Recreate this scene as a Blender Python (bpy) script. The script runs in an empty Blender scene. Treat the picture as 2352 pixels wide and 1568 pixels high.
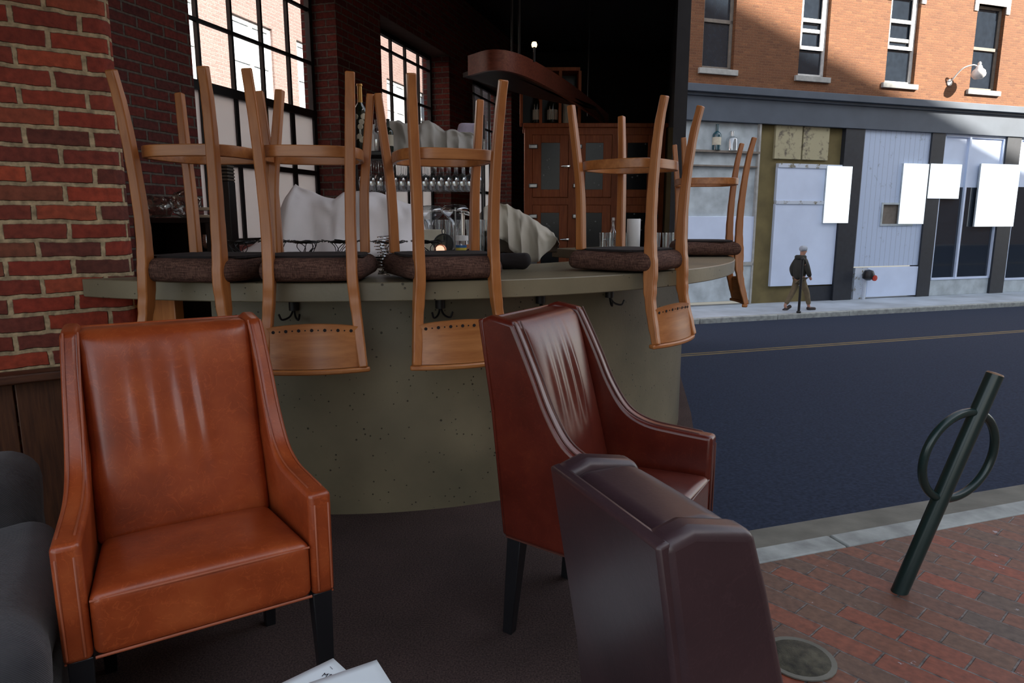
import bpy, bmesh, math, random
from mathutils import Vector, Matrix, noise
random.seed(7)
S = bpy.context.scene
COL = S.collection
PI = math.pi
R = math.radians

# ------------------------------------------------------------------ camera
CAM_H = 1.33
F = 1568.0
TH = math.atan(279 / 1568.0)
cd = bpy.data.cameras.new('camera')
cam = bpy.data.objects.new('camera', cd)
COL.objects.link(cam)
cd.sensor_width = 36.0
cd.lens = 24.0
cd.clip_start = 0.02
cd.clip_end = 400
cam.location = (0, 0, CAM_H)
cam.rotation_euler = (PI / 2 - TH, 0, 0)
S.camera = cam

# ------------------------------------------------------------------ sky, sun, exposure
W = bpy.data.worlds.new('world')
S.world = W
W.use_nodes = True
wn = W.node_tree.nodes
wl = W.node_tree.links
wn.clear()
sky = wn.new('ShaderNodeTexSky')
sky.sky_type = 'NISHITA'
sky.sun_disc = False
sky.sun_elevation = R(31)
sky.sun_rotation = R(120)
hsv = wn.new('ShaderNodeHueSaturation')
hsv.inputs['Saturation'].default_value = 0.42
bgn = wn.new('ShaderNodeBackground')
bgn.inputs['Strength'].default_value = 0.37
wo = wn.new('ShaderNodeOutputWorld')
wl.new(sky.outputs[0], hsv.inputs['Color'])
wl.new(hsv.outputs[0], bgn.inputs['Color'])
wl.new(bgn.outputs[0], wo.inputs['Surface'])

SUN_H = Vector((-0.870, 0.493, 0)).normalized()      # the way the sunlight travels, on plan
SUN_EL = R(31)
sun_dir = Vector((SUN_H.x * math.cos(SUN_EL), SUN_H.y * math.cos(SUN_EL), -math.sin(SUN_EL)))
sd = bpy.data.lights.new('sun', 'SUN')
sd.energy = 19.0
sd.angle = R(0.6)
sd.color = (1.0, 0.93, 0.82)
sun = bpy.data.objects.new('sun', sd)
COL.objects.link(sun)
sun.rotation_euler = sun_dir.to_track_quat('-Z', 'Y').to_euler()

S.view_settings.view_transform = 'Standard'
S.view_settings.look = 'None'
S.view_settings.exposure = 0.0
S.view_settings.gamma = 1.0
S.view_settings.use_curve_mapping = False
S.cycles.max_bounces = 6
S.cycles.transparent_max_bounces = 24
S.cycles.use_denoising = True
S.cycles.caustics_reflective = False
S.cycles.caustics_refractive = False


# ------------------------------------------------------------------ survey helpers
def ray(px, py):
    x = (px - 1176) / F
    y = -(py - 784) / F
    c, s = math.cos(TH), math.sin(TH)
    return Vector((x, c + y * s, -s + y * c))


def atz(px, py, z):
    r = ray(px, py)
    return Vector((0, 0, CAM_H)) + r * ((z - CAM_H) / r.z)


def aty(px, py, Y):
    r = ray(px, py)
    return Vector((0, 0, CAM_H)) + r * (Y / r.y)


# ------------------------------------------------------------------ materials
def nodes(name):
    m = bpy.data.materials.new(name)
    m.use_nodes = True
    nt = m.node_tree
    for n in list(nt.nodes):
        nt.nodes.remove(n)
    out = nt.nodes.new('ShaderNodeOutputMaterial')
    p = nt.nodes.new('ShaderNodeBsdfPrincipled')
    nt.links.new(p.outputs[0], out.inputs[0])
    return m, nt, p, out


def N(nt, t, **kw):
    n = nt.nodes.new(t)
    for k, v in kw.items():
        setattr(n, k, v)
    return n


def c4(c):
    return (c[0], c[1], c[2], 1)


def tex_noise(nt, scale, detail=4, rough=.5, vec=None, stretch=None):
    tc = N(nt, 'ShaderNodeTexCoord')
    src = vec if vec is not None else tc.outputs['Object']
    if stretch:
        mp = N(nt, 'ShaderNodeMapping')
        mp.inputs['Scale'].default_value = stretch
        nt.links.new(src, mp.inputs['Vector'])
        src = mp.outputs[0]
    n = N(nt, 'ShaderNodeTexNoise')
    n.inputs['Scale'].default_value = scale
    n.inputs['Detail'].default_value = detail
    n.inputs['Roughness'].default_value = rough
    nt.links.new(src, n.inputs['Vector'])
    return n


def ramp(nt, src, stops):
    r = N(nt, 'ShaderNodeValToRGB')
    e = r.color_ramp.elements
    e[0].position, e[0].color = stops[0][0], c4(stops[0][1])
    e[1].position, e[1].color = stops[1][0], c4(stops[1][1])
    for s in stops[2:]:
        k = e.new(s[0])
        k.color = c4(s[1])
    nt.links.new(src, r.inputs[0])
    return r


def bump(nt, p, src, strength, dist, prev=None):
    b = N(nt, 'ShaderNodeBump')
    b.inputs['Strength'].default_value = strength
    b.inputs['Distance'].default_value = dist
    nt.links.new(src, b.inputs['Height'])
    if prev is not None:
        nt.links.new(prev.outputs[0], b.inputs['Normal'])
    nt.links.new(b.outputs[0], p.inputs['Normal'])
    return b


def simple(name, c, rough=.6, metal=0, var=.15, scale=8, bmp=0, spec=.5, coat=0):
    m, nt, p, o = nodes(name)
    n = tex_noise(nt, scale)
    a = tuple(max(0, v * (1 - var)) for v in c)
    b = tuple(min(1, v * (1 + var)) for v in c)
    r = ramp(nt, n.outputs['Fac'], [(.3, a), (.7, b)])
    nt.links.new(r.outputs[0], p.inputs['Base Color'])
    p.inputs['Roughness'].default_value = rough
    p.inputs['Metallic'].default_value = metal
    p.inputs['Specular IOR Level'].default_value = spec
    p.inputs['Coat Weight'].default_value = coat
    if bmp:
        n2 = tex_noise(nt, scale * 6, 5)
        bump(nt, p, n2.outputs['Fac'], .5, bmp)
    return m


def glassy(name, tint=(.95, .97, .97), refl=.12, rough=.02, opac=None):
    """thin clear glass: see-through with a sharp sheen."""
    m, nt, p, o = nodes(name)
    nt.nodes.remove(p)
    t = N(nt, 'ShaderNodeBsdfTransparent')
    t.inputs[0].default_value = c4(tint)
    g = N(nt, 'ShaderNodeBsdfGlossy')
    g.inputs['Roughness'].default_value = rough
    fr0 = N(nt, 'ShaderNodeLayerWeight')
    fr0.inputs[0].default_value = .5
    fr = N(nt, 'ShaderNodeMath', operation='POWER')
    fr.inputs[1].default_value = 4
    nt.links.new(fr0.outputs['Facing'], fr.inputs[0])
    ad = N(nt, 'ShaderNodeMath', operation='ADD')
    ad.inputs[1].default_value = refl
    nt.links.new(fr.outputs[0], ad.inputs[0])
    mx = N(nt, 'ShaderNodeMixShader')
    nt.links.new(ad.outputs[0], mx.inputs[0])
    nt.links.new(t.outputs[0], mx.inputs[1])
    nt.links.new(g.outputs[0], mx.inputs[2])
    nt.links.new(mx.outputs[0], o.inputs[0])
    return m


def brickmat(name, cols, mortar, bw=.215, bh=.0677, mw=.012, plane='xz', rot=0, rough=.85, bmp=.012, distort=.012,
             mortar_var=.3, stain=None, offset=.5, bias=0.0):
    m, nt, p, o = nodes(name)
    tc = N(nt, 'ShaderNodeTexCoord')
    sx = N(nt, 'ShaderNodeSeparateXYZ')
    nt.links.new(tc.outputs['Object'], sx.inputs[0])
    cb = N(nt, 'ShaderNodeCombineXYZ')
    if plane == 'xz':
        ad = N(nt, 'ShaderNodeMath', operation='ADD')
        nt.links.new(sx.outputs[0], ad.inputs[0])
        nt.links.new(sx.outputs[1], ad.inputs[1])
        nt.links.new(ad.outputs[0], cb.inputs[0])
        nt.links.new(sx.outputs[2], cb.inputs[1])
    else:
        nt.links.new(sx.outputs[0], cb.inputs[0])
        nt.links.new(sx.outputs[1], cb.inputs[1])
    vec = cb.outputs[0]
    if rot:
        mp = N(nt, 'ShaderNodeMapping')
        mp.inputs['Rotation'].default_value = (0, 0, rot)
        nt.links.new(vec, mp.inputs['Vector'])
        vec = mp.outputs[0]
    if distort:
        dn = N(nt, 'ShaderNodeTexNoise')
        dn.inputs['Scale'].default_value = 9
        dn.inputs['Detail'].default_value = 5
        dn.inputs['Roughness'].default_value = .65
        nt.links.new(vec, dn.inputs['Vector'])
        sb = N(nt, 'ShaderNodeVectorMath', operation='SUBTRACT')
        sb.inputs[1].default_value = (.5, .5, .5)
        nt.links.new(dn.outputs['Color'], sb.inputs[0])
        sc = N(nt, 'ShaderNodeVectorMath', operation='SCALE')
        sc.inputs['Scale'].default_value = distort * 2
        nt.links.new(sb.outputs[0], sc.inputs[0])
        av = N(nt, 'ShaderNodeVectorMath', operation='ADD')
        nt.links.new(vec, av.inputs[0])
        nt.links.new(sc.outputs[0], av.inputs[1])
        vec = av.outputs[0]
    bt = N(nt, 'ShaderNodeTexBrick')
    bt.offset = offset
    bt.inputs['Scale'].default_value = 1
    bt.inputs['Brick Width'].default_value = bw
    bt.inputs['Row Height'].default_value = bh
    bt.inputs['Mortar Size'].default_value = mw
    bt.inputs['Mortar Smooth'].default_value = .35
    bt.inputs['Bias'].default_value = bias
    bt.inputs['Color1'].default_value = (0, 0, 0, 1)
    bt.inputs['Color2'].default_value = (1, 1, 1, 1)
    bt.inputs['Mortar'].default_value = (0.5, .5, .5, 1)
    nt.links.new(vec, bt.inputs['Vector'])
    k = len(cols)
    cr = ramp(nt, bt.outputs['Color'], [(0, cols[0]), (1, cols[-1])] + [((i / (k - 1)), cols[i]) for i in range(1, k - 1)])
    fn = N(nt, 'ShaderNodeTexNoise')
    fn.inputs['Scale'].default_value = 35
    fn.inputs['Detail'].default_value = 6
    nt.links.new(vec, fn.inputs['Vector'])
    fr = ramp(nt, fn.outputs['Fac'], [(.3, (.6, .6, .6)), (.7, (1.25, 1.25, 1.25))])
    mu = N(nt, 'ShaderNodeMix', data_type='RGBA', blend_type='MULTIPLY')
    mu.inputs[0].default_value = .8
    nt.links.new(cr.outputs[0], mu.inputs[6])
    nt.links.new(fr.outputs[0], mu.inputs[7])
    mr = ramp(nt, fn.outputs['Fac'], [(.3, tuple(v * (1 - mortar_var) for v in mortar)), (.7, tuple(v * (1 + mortar_var) for v in mortar))])
    mx = N(nt, 'ShaderNodeMix', data_type='RGBA')
    nt.links.new(bt.outputs['Fac'], mx.inputs[0])
    nt.links.new(mu.outputs[2], mx.inputs[6])
    nt.links.new(mr.outputs[0], mx.inputs[7])
    last = mx.outputs[2]
    if stain:
        s_col, s_scale, s_lo, s_hi = stain
        sn = N(nt, 'ShaderNodeTexNoise')
        sn.inputs['Scale'].default_value = s_scale
        sn.inputs['Detail'].default_value = 7
        sn.inputs['Roughness'].default_value = .7
        nt.links.new(vec, sn.inputs['Vector'])
        sr = ramp(nt, sn.outputs['Fac'], [(s_lo, (0, 0, 0)), (s_hi, (1, 1, 1))])
        m2 = N(nt, 'ShaderNodeMix', data_type='RGBA')
        m2.inputs[7].default_value = c4(s_col)
        nt.links.new(sr.outputs[0], m2.inputs[0])
        nt.links.new(last, m2.inputs[6])
        last = m2.outputs[2]
    nt.links.new(last, p.inputs['Base Color'])
    p.inputs['Roughness'].default_value = rough
    inv = N(nt, 'ShaderNodeMath', operation='SUBTRACT')
    inv.inputs[0].default_value = 1
    nt.links.new(bt.outputs['Fac'], inv.inputs[1])
    b1 = bump(nt, p, inv.outputs[0], .9, bmp)
    bump(nt, p, fn.outputs['Fac'], .6, bmp * .5, b1)
    return m


def woodmat(name, dark, light, axis='z', scale=3, rough=.4, coat=.2, stretch=14):
    m, nt, p, o = nodes(name)
    st = {'x': (1, stretch, stretch), 'y': (stretch, 1, stretch), 'z': (stretch, stretch, 1)}[axis]
    n = tex_noise(nt, scale, 6, .6, stretch=st)
    r = ramp(nt, n.outputs['Fac'], [(.3, dark), (.72, light)])
    n2 = tex_noise(nt, 2.5, 3)
    r2 = ramp(nt, n2.outputs['Fac'], [(.3, (.82, .8, .78)), (.7, (1.12, 1.1, 1.08))])
    mu = N(nt, 'ShaderNodeMix', data_type='RGBA', blend_type='MULTIPLY')
    mu.inputs[0].default_value = 1
    nt.links.new(r.outputs[0], mu.inputs[6])
    nt.links.new(r2.outputs[0], mu.inputs[7])
    nt.links.new(mu.outputs[2], p.inputs['Base Color'])
    p.inputs['Roughness'].default_value = rough
    p.inputs['Coat Weight'].default_value = coat
    p.inputs['Coat Roughness'].default_value = .25
    bump(nt, p, n.outputs['Fac'], .15, .002)
    return m


def leathermat(name, dark, mid, light, rough=.33):
    m, nt, p, o = nodes(name)
    n = tex_noise(nt, 5, 6, .6)
    r = ramp(nt, n.outputs['Fac'], [(.28, dark), (.75, light), (.5, mid)])
    v = N(nt, 'ShaderNodeTexNoise')
    v.inputs['Scale'].default_value = 16
    v.inputs['Detail'].default_value = 8
    v.inputs['Distortion'].default_value = 1.6
    tc = N(nt, 'ShaderNodeTexCoord')
    nt.links.new(tc.outputs['Object'], v.inputs['Vector'])
    vr = ramp(nt, v.outputs['Fac'], [(.485, (0, 0, 0)), (.515, (0, 0, 0)), (.5, (.22, .22, .22))])
    mx = N(nt, 'ShaderNodeMix', data_type='RGBA')
    mx.inputs[7].default_value = c4(tuple(min(1, c * 1.7) for c in light))
    nt.links.new(vr.outputs[0], mx.inputs[0])
    nt.links.new(r.outputs[0], mx.inputs[6])
    nt.links.new(mx.outputs[2], p.inputs['Base Color'])
    p.inputs['Roughness'].default_value = rough
    p.inputs['Coat Weight'].default_value = .35
    p.inputs['Coat Roughness'].default_value = .24
    p.inputs['Coat Tint'].default_value = (1, .86, .74, 1)
    g = tex_noise(nt, 260, 3)
    b = bump(nt, p, g.outputs['Fac'], .12, .0008)
    bump(nt, p, n.outputs['Fac'], .35, .006, b)
    return m


def weavemat(name, a, b, scale=330, rough=.9, bmp=.0015):
    m, nt, p, o = nodes(name)
    tc = N(nt, 'ShaderNodeTexCoord')
    out = []
    for st in ((1, 1, .06), (.06, .06, 1)):
        n = tex_noise(nt, scale, 2, stretch=st)
        out.append(n)
    ad = N(nt, 'ShaderNodeMath', operation='MULTIPLY')
    nt.links.new(out[0].outputs['Fac'], ad.inputs[0])
    nt.links.new(out[1].outputs['Fac'], ad.inputs[1])
    r = ramp(nt, ad.outputs[0], [(.15, a), (.38, b)])
    nt.links.new(r.outputs[0], p.inputs['Base Color'])
    p.inputs['Roughness'].default_value = rough
    p.inputs['Specular IOR Level'].default_value = .2
    bump(nt, p, ad.outputs[0], .6, bmp)
    return m


def emit(name, c, s):
    m, nt, p, o = nodes(name)
    p.inputs['Base Color'].default_value = c4(c)
    p.inputs['Emission Color'].default_value = c4(c)
    p.inputs['Emission Strength'].default_value = s
    return m


M = {}
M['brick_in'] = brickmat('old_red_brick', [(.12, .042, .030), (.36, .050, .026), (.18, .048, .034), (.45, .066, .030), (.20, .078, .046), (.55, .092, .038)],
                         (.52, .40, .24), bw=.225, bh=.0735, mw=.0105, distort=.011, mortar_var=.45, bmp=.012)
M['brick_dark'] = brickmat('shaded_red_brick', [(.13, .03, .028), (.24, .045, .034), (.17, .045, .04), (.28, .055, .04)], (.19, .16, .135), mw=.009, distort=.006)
M['brick_street'] = brickmat('street_facade_brick', [(.14, .052, .022), (.19, .073, .029), (.165, .063, .026), (.225, .09, .036)], (.18, .09, .042), mw=.008, distort=0, bmp=.004)
M['brick_pink'] = brickmat('pale_neighbour_brick', [(.255, .165, .150), (.27, .178, .165), (.29, .195, .178)], (.30, .22, .205), mw=.01, distort=0, bmp=.003)
M['paver'] = brickmat('sidewalk_brick_pavers', [(.085, .055, .042), (.19, .070, .038), (.13, .070, .045), (.26, .060, .028), (.16, .078, .045), (.10, .072, .055)], (.13, .11, .10),
                      bw=.215, bh=.104, mw=.0045, plane='xy', rot=R(67), rough=.6, bmp=.006, distort=.004, mortar_var=.8,
                      stain=((.62, .66, .74), 11, .655, .70))
M['wood'] = woodmat('honey_maple_wood', (.36, .118, .028), (.52, .20, .055))
M['wood_x'] = woodmat('honey_maple_board', (.36, .122, .032), (.55, .225, .068), 'x')
M['cabwood'] = woodmat('cherry_cabinet_wood', (.34, .080, .020), (.52, .145, .042), 'z', 4, .6, 0)
M['oldwood'] = woodmat('dark_barn_wood', (.045, .015, .006), (.13, .048, .017), 'z', 5, .6, .05)
M['oldwood_x'] = woodmat('dark_ledge_wood', (.04, .013, .006), (.12, .042, .018), 'x', 5, .55, .1)
M['canopy'] = woodmat('red_canopy_wood', (.16, .045, .03), (.33, .10, .06), 'x', 4, .4, .3)
M['leather'] = leathermat('cognac_leather', (.21, .038, .011), (.33, .063, .017), (.46, .112, .033), .32)
M['leather2'] = leathermat('oxblood_leather', (.065, .009, .005), (.10, .014, .008), (.145, .026, .012), .28)
M['leather3'] = leathermat('dark_leather', (.026, .014, .018), (.034, .018, .024), (.046, .024, .030), .42)
M['piping'] = simple('leather_piping', (.34, .085, .035), .4)
M['piping_dark'] = simple('dark_piping', (.10, .035, .025), .4)
M['black_leg'] = simple('black_painted_wood', (.012, .012, .014), .35)
M['weave'] = weavemat('brown_woven_fabric', (.045, .022, .017), (.16, .085, .062))
M['dust'] = simple('black_dust_cover', (.014, .010, .010), .95)
M['sheet'] = simple('white_cotton_sheet', (.84, .81, .82), .9, var=.05, scale=5)
M['sheet_grey'] = simple('grey_cotton_sheet', (.46, .45, .42), .9, var=.08, scale=5)
M['sheet_cream'] = simple('cream_cotton_sheet', (.50, .46, .38), .9, var=.08, scale=5)
M['black'] = simple('black_metal', (.012, .012, .013), .45)
M['wire'] = simple('black_wire', (.008, .008, .008), .4)
M['steel'] = simple('window_black_steel', (.010, .010, .011), .5)
M['chrome'] = simple('polished_chrome', (.75, .75, .75), .15, 1)
M['bottle_end'] = simple('dusty_bottle_end', (.16, .17, .17), .4)
M['hinge_metal'] = simple('dull_nickel', (.30, .30, .30), .3, .8)
M['ceiling'] = simple('dark_ceiling_paint', (.02, .02, .024), .8)
M['black_wall'] = simple('near_black_wall_paint', (.022, .020, .021), .8)
M['cream'] = simple('cream_wall_paint', (.50, .42, .24), .8, var=.06)
M['glass'] = glassy('clear_glass', refl=.06)
M['glassware'] = glassy('clear_glassware', (.93, .95, .96), .28)
M['darkglass'] = simple('dark_cabinet_glass', (.010, .012, .016), .25, spec=.3)
M['navy'] = simple('navy_plastic', (.02, .035, .08), .35)
M['white'] = simple('white_plastic', (.75, .75, .75), .5, var=.03)
M['bottle_green'] = simple('dark_green_bottle_glass', (.012, .022, .014), .12, spec=.8)
M['bottle_blue'] = simple('blue_green_bottle_glass', (.02, .07, .09), .12, spec=.8)
M['label'] = simple('cream_label_paper', (.62, .58, .46), .7)
M['gold'] = simple('gold_foil', (.62, .34, .10), .35, .6)
M['asphalt'] = simple('asphalt', (.026, .036, .062), .9, var=.30, scale=45, bmp=.0015, spec=.12)
M['gutter'] = simple('dusty_gutter_asphalt', (.17, .165, .135), .85, var=.25, scale=5, bmp=.003)
M['granite'] = simple('granite_curb', (.34, .36, .34), .8, var=.28, scale=9, bmp=.003)
M['walk'] = simple('far_sidewalk_concrete', (.40, .45, .50), .8, var=.2, scale=1.2)
M['yellow'] = simple('faded_yellow_paint', (.17, .12, .035), .75, var=.3, scale=6)
M['rackgreen'] = simple('dark_green_steel', (.012, .030, .028), .28, spec=.6)
M['fascia'] = simple('dark_slate_fascia_paint', (.075, .095, .125), .55, var=.12, scale=1.5)
M['pillar'] = simple('black_storefront_paint', (.020, .024, .032), .5)
M['whiteboard'] = simple('white_painted_board', (.66, .76, .95), .6, var=.06, scale=1.2)
M['grimy'] = simple('pale_grimy_board', (.46, .52, .55), .7, var=.22, scale=2.5)
M['olive'] = simple('olive_brown_stucco', (.16, .125, .05), .85, var=.2, scale=2)
M['stone'] = simple('grey_sill_stone', (.40, .40, .38), .85)
M['lintel'] = simple('white_lintel_stone', (.78, .75, .70), .8)
M['frame_white'] = simple('white_sash_paint', (.74, .73, .70), .6)
M['frame_brown'] = simple('weathered_sash_wood', (.20, .17, .14), .7)
M['street_glass'] = simple('street_window_glass', (.02, .028, .04), .04, spec=1.0)
M['glow'] = emit('bright_lit_pane', (.86, .95, 1.0), .9)  # emissive tone imitating reflected window glare, not a lamp
M['copper'] = simple('copper', (.80, .32, .18), .25, .9)
M['skin'] = simple('skin', (.45, .24, .17), .6)
M['jacket'] = simple('dark_jacket_cloth', (.035, .034, .028), .9)
M['pants'] = simple('tan_trouser_cloth', (.17, .13, .075), .9)
M['cap'] = simple('pale_grey_knit', (.42, .46, .52), .9)
M['shoe'] = simple('dark_shoe', (.03, .02, .018), .6)
M['red'] = simple('red_enamel', (.5, .05, .03), .4)
M['tower'] = simple('distant_building_brick', (.25, .18, .14), .9)
M['cone'] = simple('bulb_warm', (.8, .8, .7), .4)


def concrete():
    m, nt, p, o = nodes('polished_pitted_concrete')
    n = tex_noise(nt, 1.8, 5)
    r = ramp(nt, n.outputs['Fac'], [(.3, (.125, .112, .072)), (.7, (.27, .225, .140))])
    v = N(nt, 'ShaderNodeTexVoronoi')
    v.inputs['Scale'].default_value = 30
    tc = N(nt, 'ShaderNodeTexCoord')
    nt.links.new(tc.outputs['Object'], v.inputs['Vector'])
    w = tex_noise(nt, 14, 2)
    mm = N(nt, 'ShaderNodeMath', operation='MULTIPLY')
    nt.links.new(w.outputs['Fac'], mm.inputs[0])
    mm.inputs[1].default_value = .28
    sub = N(nt, 'ShaderNodeMath', operation='ADD')
    nt.links.new(v.outputs['Distance'], sub.inputs[0])
    nt.links.new(mm.outputs[0], sub.inputs[1])
    pr = ramp(nt, sub.outputs[0], [(.215, (0, 0, 0)), (.25, (1, 1, 1))])
    mu = N(nt, 'ShaderNodeMix', data_type='RGBA', blend_type='MULTIPLY')
    mu.inputs[0].default_value = .75
    nt.links.new(r.outputs[0], mu.inputs[6])
    nt.links.new(pr.outputs[0], mu.inputs[7])
    nt.links.new(mu.outputs[2], p.inputs['Base Color'])
    p.inputs['Roughness'].default_value = .38
    f = tex_noise(nt, 60, 5)
    b = bump(nt, p, f.outputs['Fac'], .25, .002)
    bump(nt, p, pr.outputs[0], .8, .004, b)
    return m


M['concrete'] = concrete()


def carpet():
    m, nt, p, o = nodes('dark_brown_carpet')
    n = tex_noise(nt, 170, 4, .8)
    n2 = tex_noise(nt, 2.2, 4)
    r = ramp(nt, n.outputs['Fac'], [(.3, (.018, .014, .014)), (.72, (.16, .115, .105))])
    r2 = ramp(nt, n2.outputs['Fac'], [(.3, (.75, .75, .75)), (.7, (1.1, 1.05, 1.05))])
    mu = N(nt, 'ShaderNodeMix', data_type='RGBA', blend_type='MULTIPLY')
    mu.inputs[0].default_value = 1
    nt.links.new(r.outputs[0], mu.inputs[6])
    nt.links.new(r2.outputs[0], mu.inputs[7])
    nt.links.new(mu.outputs[2], p.inputs['Base Color'])
    p.inputs['Roughness'].default_value = .95
    p.inputs['Specular IOR Level'].default_value = .1
    bump(nt, p, n.outputs['Fac'], .8, .004)
    return m


M['carpet'] = carpet()


def corduroy():
    m, nt, p, o = nodes('grey_corduroy')
    tc = N(nt, 'ShaderNodeTexCoord')
    w = N(nt, 'ShaderNodeTexWave')
    w.bands_direction = 'DIAGONAL'
    w.inputs['Scale'].default_value = 110
    w.inputs['Distortion'].default_value = .6
    nt.links.new(tc.outputs['Object'], w.inputs['Vector'])
    n = tex_noise(nt, 7, 5)
    r = ramp(nt, n.outputs['Fac'], [(.3, (.020, .021, .026)), (.7, (.060, .057, .060))])
    wr = ramp(nt, w.outputs['Fac'], [(0, (.75, .75, .75)), (1, (1.12, 1.12, 1.12))])
    mu = N(nt, 'ShaderNodeMix', data_type='RGBA', blend_type='MULTIPLY')
    mu.inputs[0].default_value = 1
    nt.links.new(r.outputs[0], mu.inputs[6])
    nt.links.new(wr.outputs[0], mu.inputs[7])
    nt.links.new(mu.outputs[2], p.inputs['Base Color'])
    p.inputs['Roughness'].default_value = .9
    p.inputs['Sheen Weight'].default_value = .25
    bump(nt, p, w.outputs['Fac'], .5, .003)
    return m


M['cord'] = corduroy()


def frosted():
    m, nt, p, o = nodes('frosted_white_glass')
    nt.nodes.remove(p)
    t = N(nt, 'ShaderNodeBsdfTranslucent')
    t.inputs[0].default_value = (.90, .98, 1.0, 1)
    d = N(nt, 'ShaderNodeBsdfDiffuse')
    d.inputs[0].default_value = (.8, .8, .82, 1)
    mx = N(nt, 'ShaderNodeMixShader')
    mx.inputs[0].default_value = .25
    nt.links.new(t.outputs[0], mx.inputs[1])
    nt.links.new(d.outputs[0], mx.inputs[2])
    nt.links.new(mx.outputs[0], o.inputs[0])
    return m


M['frost'] = frosted()


def plankmat(name, c, gap, w=.18):
    m, nt, p, o = nodes(name)
    tc = N(nt, 'ShaderNodeTexCoord')
    sx = N(nt, 'ShaderNodeSeparateXYZ')
    nt.links.new(tc.outputs['Object'], sx.inputs[0])
    d = N(nt, 'ShaderNodeMath', operation='DIVIDE')
    d.inputs[1].default_value = w
    nt.links.new(sx.outputs[0], d.inputs[0])
    fr = N(nt, 'ShaderNodeMath', operation='FRACT')
    nt.links.new(d.outputs[0], fr.inputs[0])
    r = ramp(nt, fr.outputs[0], [(0, gap), (.12, c)])
    n = tex_noise(nt, 3.5, 8, .75)
    nr = ramp(nt, n.outputs['Fac'], [(.58, (1, 1, 1)), (.66, (.35, .33, .30))])
    mu = N(nt, 'ShaderNodeMix', data_type='RGBA', blend_type='MULTIPLY')
    mu.inputs[0].default_value = .6
    nt.links.new(r.outputs[0], mu.inputs[6])
    nt.links.new(nr.outputs[0], mu.inputs[7])
    nt.links.new(mu.outputs[2], p.inputs['Base Color'])
    p.inputs['Roughness'].default_value = .6
    return m


M['planks'] = plankmat('white_vertical_planks', (.52, .62, .80), (.28, .34, .45), .2)


def peeling(name, base, dark, lo=.5, hi=.56, scale=4):
    m, nt, p, o = nodes(name)
    n = tex_noise(nt, scale, 9, .75)
    r = ramp(nt, n.outputs['Fac'], [(lo, base), (hi, dark)])
    nt.links.new(r.outputs[0], p.inputs['Base Color'])
    p.inputs['Roughness'].default_value = .7
    return m


M['peel'] = peeling('peeling_cream_board', (.42, .38, .24), (.14, .12, .09), .52, .6, 3)
M['peelwhite'] = peeling('peeling_white_strip', (.60, .66, .75), (.20, .18, .12), .55, .6, 5)


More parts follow.
